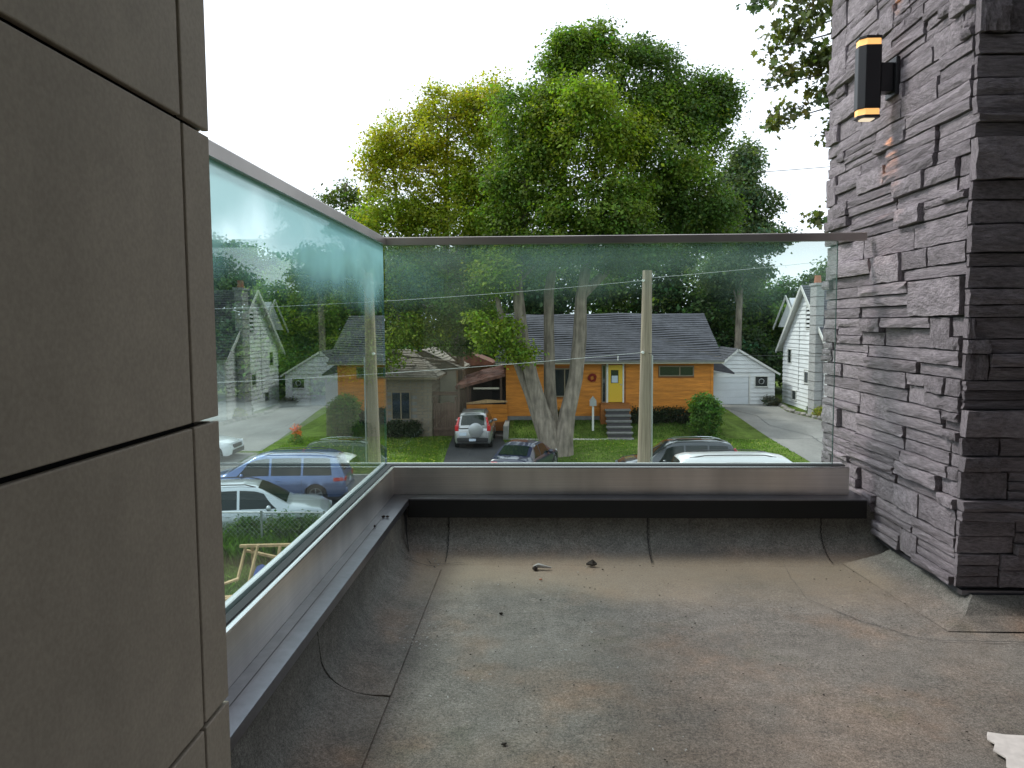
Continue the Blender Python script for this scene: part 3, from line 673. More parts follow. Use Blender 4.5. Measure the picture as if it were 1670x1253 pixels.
tree('young_tree', 'small sparse tree with thin spiky shoots left of the yellow green maple', (-10.4, 42, -4.5),
     [([(-10.4, 42, -4.7), (-10.4, 42, 0), (-10.3, 42, 5), (-10.4, 42, 8.6)], [.2, .16, .11, .03])],
     [(-10.5, 42, 8.3, .8, .7, .9), (-11.4, 42, 7.7, .8, .7, .6), (-9.6, 42, 7.2, .9, .9, .8), (-10.2, 42, 6.3, 1.3, 1.2, .7), (-11.8, 42.2, 5.0, 1.1, 1, .8), (-9.4, 42, 5.2, 1.0, 1, .8)], 6500, .14, (.09, .13, .03), 13, clump=14, spread=.22)
tree('poplar_tree', 'narrow grey green tree behind the right end of the orange house', (14.6, 58, -4.2),
     [([(14.6, 58, -4.5), (14.7, 58, 2), (14.9, 58, 8), (15, 58, 13.6)], [.3, .24, .15, .04])],
     [(15.0, 58, 12.6, 1.3, 1.7, 1.8), (14.1, 58, 10.4, 2.1, 1.9, 2.1), (16.1, 58, 9.5, 1.4, 1.4, 1.6), (13.5, 58, 8.2, 2.8, 2.5, 1.8), (15.5, 58, 7.3, 2.3, 2.1, 1.4), (16.9, 58, 7.2, 1.6, 1.4, 1.0), (14, 58, 4.8, 2.6, 2.2, 1.6)], 34000, .20, (.085, .125, .060), 14, clump=20, spread=.36)
# further trees behind the houses, each with trunk and crown
BG = [(-25.1, 62, 5.0, 2.5, 2.6, 2.9), (-23.4, 64, 5.4, 2.8, 2.5, 2.8), (-22.5, 58, -0.1, 2.8, 2.5, 2.5), (-19.2, 62, 4.2, 2.9, 2.6, 2.9), (-18.4, 56, -1.8, 2.7, 2.4, 1.8), (-16.7, 66, 3.9, 3.1, 3.8, 4.2), (-12.1, 64, 4.3, 3.5, 3.6, 4.0), (-7.8, 66, 4.3, 3.7, 3.5, 3.9), (-3.0, 64, 4.2, 3.5, 3.4, 3.8), (1.6, 66, 4.2, 3.1, 3.3, 3.7), (5.7, 66, 4.2, 3.7, 3.3, 3.1), (9.5, 64, 4.6, 3.0, 3.2, 3.5), (12.1, 62, 2.6, 2.7, 3.1, 3.4), (15.3, 64, 3.4, 2.5, 3.3, 3.7), (19.0, 66, 2.2, 2.3, 2.7, 3.0), (23.6, 66, 3.0, 2.3, 2.1, 2.1), (20.2, 62, 0.6, 2.3, 2.2, 2.3), (27.0, 66, 3.2, 3.1, 3.3, 3.5), (-9.1, 60, -1.6, 2.8, 2.6, 1.9), (-4.6, 58, -0.6, 2.8, 2.5, 1.8), (15.6, 60.5, -0.8, 2.6, 2.4, 1.7), (-28.5, 60, 5.1, 2.8, 3.4, 3.8), (-33, 60, 5.2, 2.8, 3.4, 3.8), (32, 64, 4, 3.5, 3.4, 4.2), (37, 60, 4, 3.5, 3.4, 4.2), (-38, 58, 4, 3.5, 3.4, 4)]
bgl = {}
labs = ['dark green tree behind the side road, second from the steel panels', 'bushy tree rising highest behind the side road', 'low blue green tree at the far end of the side road', "tall dark tree right of the side road's far end", 'low mid green tree where the side road meets the back gardens', 'tall blue green tree left of the brick house', 'broad dark green tree above the brick house chimney side', 'mid green tree behind the brick house and cream garage', "blue green tree behind the yellow green maple's trunk", 'dark tree behind the left end of the bungalow roof', 'mid green tree behind the maple trunks and bungalow ridge', 'blue green tree behind the bungalow ridge near the pole', 'dark green tree behind the right end of the bungalow ridge', 'mid green tree behind the poplar and white garage', 'blue green tree between white garage and white gabled house', 'dark small topped tree behind the white gable peak', 'low mid green tree beside the left eave of the white gabled house', 'blue green tree behind the chimney of the white gabled house', 'low dark tree behind the brown brick house', 'low mid green tree behind the red roofed lean to', 'low blue green tree right behind the white garage roof', 'dark tree farthest left but one beyond the steel panels', 'mid green tree farther left behind the panels', 'blue green tree right of the white gabled house', 'dark green tree farthest right of all', 'mid green tree farthest left of all']
cols = [(.060, .105, .032), (.105, .165, .034), (.078, .130, .056)]
for i, (x, y, z, rx, ry, rz) in enumerate(BG):
    rr = random.Random(500+i); kk = i % 3
    lobes = [(x, y, z, rx, ry, rz)]
    for _ in range(6):
        a = rr.uniform(0, 2*pi); lobes.append((x+rx*.7*cos(a), y+ry*.6*sin(a), z+rz*rr.uniform(-1.0, .75), rx*rr.uniform(.35, .6), ry*.5, rz*rr.uniform(.3, .5)))
    low = z-rz
    if low > -2.5: lobes.append((x, y, (low-3.5)/2+.3, rx*.95, ry*.8, (low+3.5)/2+.6)); lobes.append((x+rr.uniform(-1, 1), y-1, -2.6, rx*.8, ry*.6, 1.4))
    gz = g(x, y)
    tree('background_tree', labs[i], (x, y, gz), [([(x, y, gz-.3), (x+.1, y, z-rz*.6), (x, y, z+rz*.5)], [.3, .2, .06])],
         lobes, 15000, .26, cols[kk], 600+i, group='trees behind the houses', bark='bark_dark', clump=20, spread=.45, var=.3, shell=.35)
# near maple branches hanging in from the right
rr = random.Random(5)
NL = [(4.95, 14, 6.75, .75, .6, .42), (4.45, 14, 6.25, .38, .4, .26), (4.85, 14, 5.75, .5, .5, .34), (4.25, 14, 5.55, .24, .25, .16), (5.0, 14, 5.15, .36, .3, .3), (4.42, 14, 4.95, .30, .3, .13), (4.15, 14, 4.72, .26, .25, .12), (5.05, 14, 4.65, .16, .2, .2), (3.72, 14, 6.72, .2, .2, .09), (4.0, 14, 5.95, .14, .15, .10), (3.98, 14, 5.30, .14, .15, .08), (5.1, 14.5, 3.1, .16, .2, .18), (5.7, 14.2, 5.8, .7, .9, 1.0), (6.6, 14.4, 5.2, .9, .9, 1.3), (6.2, 14.4, 3.6, .8, .9, .8)]
t = thing('maple_tree', 'near maple whose broad leaved branches hang in beside the stone pillar', 'tree', (8.2, 15, -4.75)); iv = t.matrix_basis.inverted()
mb = MB(); mb.tube([(8.2, 15, -5), (8.1, 15, -1), (7.8, 14.8, 3), (7.0, 14.5, 6), (6, 14.2, 8.5)], [.4, .3, .25, .18, .06], 10, wob=.05)
for l in NL:
    c = Vector(l[:3]); src = Vector((6.6, 14.4, c.z+.5)) if c.x < 6.3 else Vector((7.3, 14.6, 5))
    mb.tube([src, src.lerp(c, .5)+Vector((0, 0, .12)), c], [.03, .016, .006], 5)
    if src.x < 7: mb.tube([(7.5, 14.7, min(6, src.z)), src], [.05, .03], 5)
    for _ in range(6):
        e_ = c+Vector((rr.uniform(-1, 1)*l[3], rr.uniform(-1, 1)*l[4], rr.uniform(-1, 1)*l[5])); mb.tube([c, c.lerp(e_, .6)+Vector((0, 0, .04)), e_], [.006, .004, .002], 3)
o = mb.build('trunk', 'twig', t, smooth=True); o.matrix_parent_inverse = iv
o = link('crown', leaf_mesh('crown', NL, 6600, .090, (.085, .100, .036), var=.25, seed=77, clump=9, spread=.11, shape='maple', mat_='leaf_near', droop=.5, shell=.1), t); o.matrix_parent_inverse = iv

# ------------------------------------------------------------------ buildings helpers
def clap(parent, mat_, p0, p1, z0, z1, pitch_=.2, holes=(), thick=.02, name='siding', normal=None):
    """horizontal lapped boards between two ground points; holes = (u0,u1,z0,z1) along the wall"""
    a = Vector((*p0, 0)); b = Vector((*p1, 0)); d = (b-a); Lw = d.length; d.normalize(); n = Vector((d.y, -d.x, 0)) if normal is None else Vector(normal)
    mb = MB(); z = z0
    while z < z1-.01:
        zt = min(z+pitch_, z1); segs = [(0, Lw)]
        for u0, u1, h0, h1 in holes:
            if h0 < (z+zt)/2 < h1:
                ns = []
                for s0, s1 in segs:
                    if u1 <= s0 or u0 >= s1: ns.append((s0, s1))
                    else:
                        if u0 > s0: ns.append((s0, u0))
                        if u1 < s1: ns.append((u1, s1))
                segs = ns
        for s0, s1 in segs:
            q = [a+d*s0, a+d*s1]
            pts = [q[0]+n*thick*1.6+Vector((0, 0, z+.004)), q[1]+n*thick*1.6+Vector((0, 0, z+.004)), q[1]+n*thick*.5+Vector((0, 0, zt)), q[0]+n*thick*.5+Vector((0, 0, zt))]
            mb.poly(pts); mb.poly([q[0]+Vector((0, 0, z+.004)), q[1]+Vector((0, 0, z+.004)), pts[1], pts[0]])
        z = zt
    o = P(mb, name, mat_, parent); o['kind'] = 'stuff'; return o
def gable_clap(parent, mat_, pa, pb, pk_u, z0, zk, pitch_=.2, name='gable_siding', holes=(), thick=.02, normal=None):
    a = Vector((*pa, 0)); b = Vector((*pb, 0)); d = b-a; Lw = d.length; d.normalize(); n = Vector((d.y, -d.x, 0)) if normal is None else Vector(normal)
    mb = MB(); z = z0; U = pk_u*Lw
    while z < zk-.02:
        zt = min(z+pitch_, zk); k = (z-z0)/(zk-z0); k2 = (zt-z0)/(zk-z0)
        u0, u1, v0, v1 = U*k, Lw-(Lw-U)*k, U*k2, Lw-(Lw-U)*k2
        mb.poly([a+d*u0+n*thick*1.6+Vector((0, 0, z+.004)), a+d*u1+n*thick*1.6+Vector((0, 0, z+.004)), a+d*v1+n*thick*.5+Vector((0, 0, zt)), a+d*v0+n*thick*.5+Vector((0, 0, zt))])
        z = zt
    o = P(mb, name, mat_, parent); o['kind'] = 'stuff'; return o
def roof_courses(parent, mat_, A0, A1, B0, B1, step=.22, wave=0, name='shingle_course', seed=0):
    """A0-A1 eave line, B0-B1 ridge line; overlapping shingle rows with uneven butts"""
    A0, A1, B0, B1 = map(Vector, (A0, A1, B0, B1)); rr = random.Random(seed); Lr = ((B0+B1)/2-(A0+A1)/2).length; n = max(2, int(Lr/step)); mb = MB()
    nrm = (A1-A0).cross(B0-A0).normalized()
    if nrm.z < 0: nrm = -nrm
    for i in range(n):
        e0 = A0.lerp(B0, i/n); e1 = A1.lerp(B1, i/n); f0 = A0.lerp(B0, (i+1)/n); f1 = A1.lerp(B1, (i+1)/n); K = max(8, int((e1-e0).length/.33))
        lo, hi, ft = [], [], []
        off = rr.random()*6
        for j in range(K+1):
            t_ = j/K; w = wave*(sin(t_*11+i*.35+off*.05)+.6*sin(t_*23+i*.6))
            tab = rr.uniform(0, .012)
            lo.append(e0.lerp(e1, t_)+nrm*(.030+tab+w)); hi.append(f0.lerp(f1, t_)+nrm*(.004+w)); ft.append(e0.lerp(e1, t_)+nrm*(-.004+w))
        mb.grid([lo, hi]); mb.grid([ft, lo])
    o = P(mb, name, mat_, parent); o['kind'] = 'stuff'; return o
def window(parent, x0, x1, y, z0, z1, fm='wintrim', mull=(), name='window', bar=.06, axis='y', label=None):
    """window with frame proud of the wall (wall plane y = const facing -y, or x = const facing -x)"""
    def bx(m_, a, b, c0, c1, h0, h1):
        return m_.box(a, b, c0, c1, h0, h1) if axis == 'y' else m_.box(c0, c1, a, b, h0, h1)
    f = MB(); bx(f, x0-bar, x0, y-.09, y-.01, z0-bar, z1+bar); bx(f, x1, x1+bar, y-.09, y-.01, z0-bar, z1+bar); bx(f, x0, x1, y-.088, y-.01, z1, z1+bar); bx(f, x0, x1, y-.10, y-.01, z0-bar, z0)
    for u in mull: bx(f, u-.03, u+.03, y-.07, y-.012, z0, z1)
    w = P(f, name, fm, parent)
    pn = MB(); bx(pn, x0, x1, y-.045, y-.03, z0, z1); q = pn.build('glass', 'window', w); q.matrix_parent_inverse = (w.matrix_parent_inverse.inverted() if False else Matrix.Identity(4))
    return w

# ------------------------------------------------------------------ orange cedar bungalow
H = thing('bungalow', 'orange cedar bungalow with grey wavy shingle roof and a yellow front door', 'house', (3.7, 41.6, -3.9))
hx0, hx1, hy = -1.82, 9.2, 41.6
P(B(hx0+.02, hx1-.02, hy+.03, hy+8.2, -4.6, -.82), 'wall', 'cedar_dark', H)
P(B(hx0, hx1, hy-.02, hy+.03, -4.6, -3.72), 'foundation', 'step', H)
holes = [(0.52-hx0+.0, 1.75-hx0, -2.75, -1.1), (3.3-hx0, 4.6-hx0, -3.05, -.85), (6.32-hx0, 8.22-hx0, -1.62, -1.02)]
clap(H, 'cedar', (hx0, hy), (hx1, hy), -3.72, -.85, .225, holes)
clap(H, 'cedar', (hx0, hy+8.2), (hx0, hy), -3.72, -.85, .225)
clap(H, 'cedar', (hx1, hy), (hx1, hy+8.2), -3.72, -.85, .225)
P(B(hx1-.1, hx1+.04, hy-.045, hy+.02, -3.72, -.85), 'corner_board', 'cedar', H)
P(B(3.3, 4.6, hy+.0, hy+.028, -3.05, -.85), 'door_recess', 'cedar_dark', H)
window(H, .62, 1.66, hy, -2.62, -1.2, mull=(1.33,)).__setitem__('label', 'tall front window with an orange mullion')
window(H, 6.40, 8.14, hy, -1.54, -1.10, mull=(7.45,), fm='wintrim').__setitem__('label', 'long low window under the eave')
window(H, 3.36, 3.50, hy, -2.95, -1.02, bar=.05).__setitem__('label', 'narrow sidelight beside the door')
dr = P(B(3.66, 4.42, hy-.05, hy-.005, -2.97, -.99), 'door', 'yellow', H)
dr['label'] = 'yellow front door with a grey pane'
iden = Matrix.Identity(4)
def sub(mb, name, m, parent, **k): # a sub-part modelled in the same coordinates as its part
    return mb.build(name, m, parent, **k)
sub(B(3.80, 4.20, hy-.058, hy-.051, -1.95, -1.25), 'pane', 'window', dr)
sub(B(3.84, 4.16, hy-.066, hy-.059, -1.92, -1.55), 'notice', 'plate', dr)
sub(B(4.32, 4.36, hy-.09, hy-.051, -2.08, -1.98), 'handle', 'chrome', dr)
P(B(3.555, 3.655, hy-.055, hy-.004, -3.0, -.92).box(4.425, 4.50, hy-.055, hy-.004, -3.0, -.92), 'door_frame', 'white_trim', H)
# roof with eave, fascia, ridge
ez, rz_ = -.72, 1.80
roof_courses(H, 'shingle', (-2.35, 41.0, ez), (9.62, 41.0, ez), (-2.25, 46.0, rz_), (9.62, 46.0, rz_), .24, .030, seed=4)
roof_courses(H, 'shingle', (9.62, 50.6, ez), (-2.35, 50.6, ez), (9.62, 46.0, rz_), (-2.25, 46.0, rz_), .3, 0, seed=5)
P(MB().prism([(-2.3, 41.02, ez-.03), (-2.3, 46, rz_-.03), (-2.3, 50.6, ez-.03), (-2.3, 50.6, ez-.15), (-2.3, 41.02, ez-.15)], (11.9, 0, 0)), 'roof', 'wintrim', H, fix=True)
P(B(-2.35, 9.64, 40.93, 40.99, ez-.17, ez-.005), 'fascia', 'cream', H)
P(B(-2.35, 9.64, 40.85, 40.925, ez-.10, ez+.0), 'gutter', 'step', H)
P(MB().tube([(4.12, 40.98, ez-.1), (4.12, 41.05, ez+.25)], .025, 6), 'vent_pipe', 'white_trim', H)
P(MB().tube([(5.62, 40.98, ez), (5.60, 41.3, ez+.42)], .025, 6), 'vent_pipe', 'white_trim', H)
# porch and steps
P(B(3.2, 4.75, 40.7, 41.53, -4.3, -3.0), 'porch', 'cedar_dark', H)
for i in range(6):
    z = -3.0-.26*(i+1)+.02; y1 = 40.7-.30*i
    o = P(B(3.40-.0*i, 4.72, y1-.34, y1, z-.09, z), 'step', 'step', H, bevel=.01)
    P(B(3.46, 4.66, y1-.26, y1-.02, z-.26, z-.091), 'riser', 'mortar', H)
# wreath
tag(MB().tube([(2.8+.17*cos(t_/14*2*pi), 41.53, -1.66+.17*sin(t_/14*2*pi)) for t_ in range(15)], .07, 6, cap=False, wob=.3).build('wreath', 'wreath'), 'dark red round wreath hung on the orange wall left of the door', 'wreath')
# letterbox post
t = thing('letterbox', 'small pale house shaped letterbox on a post left of the steps', 'letterbox', (2.74, 40, -4.0))
P(B(2.69, 2.79, 39.95, 40.05, -4.3, -3.0), 'post', 'white_trim', t)
P(MB().prism([(2.57, 39.85, -3.0), (2.91, 39.85, -3.0), (2.91, 39.85, -2.72), (2.74, 39.85, -2.5), (2.57, 39.85, -2.72)], (0, .3, 0)), 'box', 'galv', t)
# terrace edging on the left of the raised lawn
tag(MB().box(-1.86, -1.62, 38.9, 41.5, -4.8, -3.92).build('garden_wall', 'concrete'), 'low pale concrete edging wall beside the dark driveway', 'wall')

# pergola lean-to with low orange wall left of the bungalow
t = thing('lean_to', 'weathered red roofed lean to carport against the left end of the bungalow', 'shed', (-3, 42.5, -4.5))
roof_courses(t, 'redroof', (-4.6, 41.7, -2.15), (-1.85, 41.7, -1.45), (-4.2, 44.5, -1.65), (-1.85, 44.5, -1.0), .25, .02, name='roof_sheet', seed=9)
P(MB().bar((-4.55, 41.65, -2.2), (-1.86, 41.65, -1.5), .06, .16), 'beam', 'redroof', t)
for x, z in ((-4.4, -2.25), (-3.9, -2.1), (-2.1, -1.65)): P(MB().box(x-.06, x+.06, 41.75, 41.87, -4.55, z), 'post', 'brownwood', t)
for i in range(7): P(B(-4.42+i*.10, -4.34+i*.10, 41.9, 41.93, -4.5, -2.35+i*.03), 'board', 'brownwood', t)
P(B(-4.3, -1.9, 44.4, 44.5, -4.5, -1.7), 'back_wall', 'mortar', t)
P(B(-3.6, -2.2, 41.78, 41.83, -2.28, -2.18), 'beam', 'cream', t)
t = thing('wooden_wall', 'low orange board wall in front of the lean to carport', 'fence', (-2.9, 41.6, -4.5))
for i in range(6): P(B(-3.95, -1.75, 41.45, 41.50, -4.5+i*.24, -4.27+i*.24), 'board', 'cedar_dark' if i < 2 else 'cedar', t)
P(MB().prism([(-3.95, 41.42, -3.05), (-1.75, 41.42, -2.95), (-1.75, 41.42, -2.88), (-2.9, 41.42, -2.80), (-3.95, 41.42, -2.98)], (0, .12, 0)), 'cap', 'lumber', t)

# ------------------------------------------------------------------ brown brick house at left
t = thing('brick_house', 'brown brick house with tan shingle roof and a twin window', 'house', (-8.6, 40, -4.6))
bx0, bx1, by, bz1 = -11.2, -5.62, 40.0, -1.42
P(B(bx0+.03, bx1-.03, by+.03, by+7, -4.9, bz1), 'wall', 'step', t)
mb = MB(); rr = random.Random(8); z = -4.75; r_ = 0
while z < bz1-.02:
    x = bx0-(.0 if r_ % 2 else .3)
    while x < bx1:
        a = max(x, bx0); b = min(x+.58, bx1)
        if b-a > .05 and not (-7.78 < (a+b)/2 < -6.68 and -3.75 < z+.08 < -2.2): mb.box(a, b-.02, by+rr.uniform(-.012, .0), by+.04, z, z+.145)
        x += .6
    y = by+.04
    while y < by+7:
        mb.box(bx1-.04, bx1+rr.uniform(0, .012), y, min(y+.58, by+7), z, z+.145); y += .6
    z += .165; r_ += 1
o = P(mb, 'brick', 'brownbrick', t); o['kind'] = 'stuff'
window(t, -7.68, -6.78, by, -3.65, -2.28, mull=(-7.23,), fm='wintrim', bar=.05)
roof_courses(t, 'shingle_tan', (bx0-.5, 39.5, bz1-.05), (bx1+.4, 39.5, bz1-.05), (-9.0, 43.5, -.15), (-7.2, 43.5, -.15), .24, .01, seed=2)
roof_courses(t, 'shingle_tan', (bx1+.4, 39.5, bz1-.05), (bx1+.4, 47.4, bz1-.05), (-7.2, 43.5, -.15), (-7.2, 43.6, -.15), .24, .01, seed=3)
roof_courses(t, 'shingle_tan', (bx0-.5, 47.4, bz1-.05), (bx0-.5, 39.5, bz1-.05), (-9.0, 43.6, -.15), (-9.0, 43.5, -.15), .24, .01, seed=3)
P(B(bx0-.45, bx1+.38, 39.52, 47.4, bz1-.16, bz1-.06), 'eave', 'wintrim', t)
# rear wing in cream
t = thing('cream_garage', 'cream sided garage with a tan roof behind the brown brick house', 'garage', (-5.5, 44, -4.5))
P(B(-7.0, -4.72, 43.5, 48, -4.6, -1.35), 'wall', 'cream', t)
clap(t, 'cream', (-7.0, 43.48), (-4.72, 43.48), -4.5, -1.35, .3)
roof_courses(t, 'shingle_tan', (-4.35, 43.1, -1.25), (-4.35, 48.2, -1.25), (-6.6, 43.1, -.15), (-6.6, 48.2, -.15), .24, .01, seed=12)
P(MB().prism([(-4.3, 43.15, -1.32), (-6.6, 43.15, -.2), (-8.9, 43.15, -1.32)], (0, 5, 0)), 'roof', 'shingle_tan', t, fix=True)
# gate of boards
t = thing('wooden_gate', 'brown board gate with scalloped top between the brick house and driveway', 'gate', (-5, 40.2, -4.6))
for i in range(11):
    x = -5.58+i*.125; h = -2.75-.12*abs(sin(i*.55)) if 1 < i < 9 else -2.55
    P(B(x, x+.115, 40.2, 40.24, -4.7, h), 'board', 'brownwood', t)
P(B(-5.6, -4.2, 40.14, 40.19, -2.45, -2.25), 'rail', 'brownwood', t); P(B(-4.28, -4.18, 40.16, 40.26, -4.7, -1.9), 'post', 'brownwood', t)
P(B(-5.58, -4.25, 40.15, 40.19, -4.3, -4.15), 'rail', 'brownwood', t)

# dark shed seen above the lean-to
t = thing('shed', 'dark red brown shed between the trees behind the lean to', 'shed', (-4.5, 50, -4.4))
P(B(-6.3, -3.3, 50, 53, -4.6, -1.4), 'wall', 'brownwood', t); P(MB().prism([(-6.6, 49.7, -1.4), (-3.0, 49.7, -1.4), (-3.0, 49.7, -1.25), (-4.8, 49.7, -.5), (-6.6, 49.7, -1.25)], (0, 3.6, 0)), 'roof', 'redroof', t, fix=True)

# ------------------------------------------------------------------ white garage
t = thing('garage', 'small white clapboard garage with a shut panel door at the end of the drive', 'garage', (13.8, 53, -4.3))
gx0, gx1, gy, gz, ge_, gk = 11.72, 15.9, 53, -4.32, -2.12, -.62
P(B(gx0+.02, gx1-.02, gy+.03, gy+6.5, gz-.3, ge_), 'wall', 'white_siding', t)
P(MB().prism([(gx0, gy+.03, ge_), (gx1, gy+.03, ge_), (13.4, gy+.03, gk+.02)], (0, 6.4, 0)), 'gable', 'white_siding', t, fix=True)
clap(t, 'white_siding', (gx0, gy), (gx1, gy), gz, ge_, .27, [(.05, 2.46, gz-1, -2.32), (2.82, 3.72, -3.12, -2.38)], .045)
gable_clap(t, 'white_siding', (gx0, gy), (gx1, gy), .40, ge_, gk, .27, thick=.045)
clap(t, 'white_siding', (gx0, gy+6.5), (gx0, gy), gz, ge_, .20)
clap(t, 'white_siding', (gx1, gy), (gx1, gy+6.5), gz, ge_, .20)
gd = P(B(11.80, 14.15, gy+.0, gy+.02, gz+.01, -2.36), 'door', 'garage_door', t)
for i in range(4): sub(B(11.81, 14.14, gy-.035, gy-.001, gz+.02+i*.485, gz+.495+i*.485), 'door_panel', 'garage_door', gd, bevel=.012)
P(B(11.72, 11.79, gy-.08, gy, gz, -2.28).box(14.16, 14.25, gy-.08, gy, gz, -2.28).box(11.80, 14.15, gy-.051, gy, -2.355, -2.27), 'door_frame', 'white_trim', t)
w = window(t, 14.58, 15.40, gy, -3.08, -2.42, fm='white_trim')
sub(MB().tube([(14.99+.17*cos(a/12*2*pi), gy-.07, -2.75+.17*sin(a/12*2*pi)) for a in range(13)], .03, 5, cap=False, wob=.4), 'wreath', 'galv', w)
for (xa, za, xb, zb) in ((gx0-.25, ge_-.12, 13.4, gk+.06), (13.4, gk+.06, gx1+.3, ge_-.12)):
    P(MB().bar((xa, gy-.20, za-.04), (xb, gy-.20, zb-.04), .035, .13), 'barge_board', 'white_trim', t)
roof_courses(t, 'shingle', (gx1+.3, gy-.2, ge_-.10), (gx1+.3, gy+6.7, ge_-.10), (13.4, gy-.2, gk+.1), (13.4, gy+6.7, gk+.1), .22, .006, seed=31)
roof_courses(t, 'shingle', (gx0-.25, gy+6.7, ge_-.10), (gx0-.25, gy-.2, ge_-.10), (13.4, gy+6.7, gk+.1), (13.4, gy-.2, gk+.1), .22, .006, seed=32)
# low wing roof joining bungalow and garage
tag(MB().prism([(9.3, 49.0, -1.45), (12.2, 49.0, -2.0), (12.2, 49.0, -1.9), (10.6, 49.0, -.75), (9.3, 49.0, -.55)], (0, 3.5, 0)).build('lean_to_roof', 'shingle', fix=True), 'small grey shingle roof filling the gap between bungalow and white garage', 'roof')

# ------------------------------------------------------------------ white gabled house on the right
t = thing('gabled_house', 'tall white clapboard house with steep gable and grey chimney at far right', 'house', (16.9, 50, -4.4))
wx, wy0, wy1, wyk, wze, wzk = 16.9, 45.2, 54.4, 50.0, -.42, 3.35
P(B(wx+.03, 25, wy0+.03, wy1, -4.8, wze), 'wall', 'white_siding', t)
P(MB().prism([(wx+.03, wy0, wze), (wx+.03, wy1, wze), (wx+.03, wyk, wzk)], (8, 0, 0)), 'gable', 'white_siding', t, fix=True)
hl = [(wy1-52.25, wy1-51.45, -3.9, -3.3), (wy1-53.3, wy1-52.6, -1.5, -.6), (wy1-49.9, wy1-49.2, -2.6, -1.8)]
clap(t, 'white_siding', (wx, wy1), (wx, wy0), -4.35, wze, .27, hl, .045, normal=(-1, 0, 0))
gable_clap(t, 'white_siding', (wx, wy1), (wx, wy0), (wy1-wyk)/(wy1-wy0), wze, wzk, .27, thick=.045, normal=(-1, 0, 0))
clap(t, 'white_siding', (wx, wy0), (25, wy0), -4.35, wze, .19)
for (a, b, c, d) in ((51.45, 52.25, -3.88, -3.3), (52.6, 53.3, -1.5, -.6), (49.2, 49.9, -2.6, -1.8), (49.1, 49.8, .85, 2.2)):
    window(t, a, b, wx, c, d, fm='white_trim', axis='x')
P(B(wx-.03, wx, wy0-.1, wy0+.25, -4.35, wze), 'corner_board', 'white_trim', t); P(B(wx-.03, wx, wy1-.15, wy1, -4.35, wze), 'corner_board', 'white_trim', t)
for (ya, yb) in ((wy1+.55, wyk), (wyk, wy0-.55)):
    za = wze-.40 if ya > wyk else wzk+.12; zb = wzk+.12 if ya > wyk else wze-.40
    P(MB().bar((wx-.38, ya, za), (wx-.38, yb, zb), .05, .20), 'barge_board', 'white_trim', t)
for s_, (ya, yb) in enumerate(((wy1+.55, wyk), (wy0-.55, wyk))):
    roof_courses(t, 'shingle', (wx-.36, ya, wze-.30), (25.4, ya, wze-.30), (wx-.36, yb, wzk+.22), (25.4, yb, wzk+.22), .24, .0, seed=40+s_)
    P(MB().poly([(wx-.36, ya, wze-.36), (25.4, ya, wze-.36), (25.4, yb, wzk+.14), (wx-.36, yb, wzk+.14)]), 'soffit', 'white_trim', t)
# cross gable further back
P(MB().prism([(17.2, 52.2, .9), (17.2, 56.8, .9), (17.2, 54.4, 2.9)], (4, 0, 0)), 'dormer', 'white_siding', t, fix=True)
P(MB().bar((16.95, 57.1, .75), (16.95, 54.4, 3.0), .05, .2).bar((16.95, 54.4, 3.0), (16.95, 52.2, 1.2), .05, .2), 'dormer_trim', 'white_trim', t)
ch = P(B(16.35, 16.80, 46.7, 47.75, -4.6, 3.4), 'chimney', 'chimney', t)
for i in range(13): sub(B(16.335, 16.81, 46.685, 47.765, -4.0+i*.56, -3.97+i*.56), 'brick_joint', 'mortar', ch)
sub(B(16.28, 16.87, 46.62, 47.83, 3.4, 3.55), 'crown', 'chimney', ch); sub(MB().tube([(16.58, 47.2, 3.55), (16.58, 47.2, 4.0)], [.22, .18], 10), 'pot', 'clay', ch)
tag(MB().tube([(wx-.05, 51.05, -3.2), (wx-.05, 51.05, 1.3)], .03, 5).build('conduit', 'galv', None), 'thin grey conduit running up the white gable wall', 'pipe')
# blue-grey roof far behind
t = thing('far_house', 'dark blue grey roofed house glimpsed between garage and white house', 'house', (17.5, 75, -4.3))
P(B(14.5, 20.5, 75, 80, -4.4, -1.9), 'wall', 'step', t); P(MB().prism([(14, 74.5, -1.9), (21, 74.5, -1.9), (19.6, 76.5, -.1), (15.4, 76.5, -.1)], (0, 3, 0)), 'roof', 'shingle', t, fix=True)
for x in (15.4, 17.2, 19): window(t, x, x+.8, 75, -3.2, -2.3, fm='white_trim')

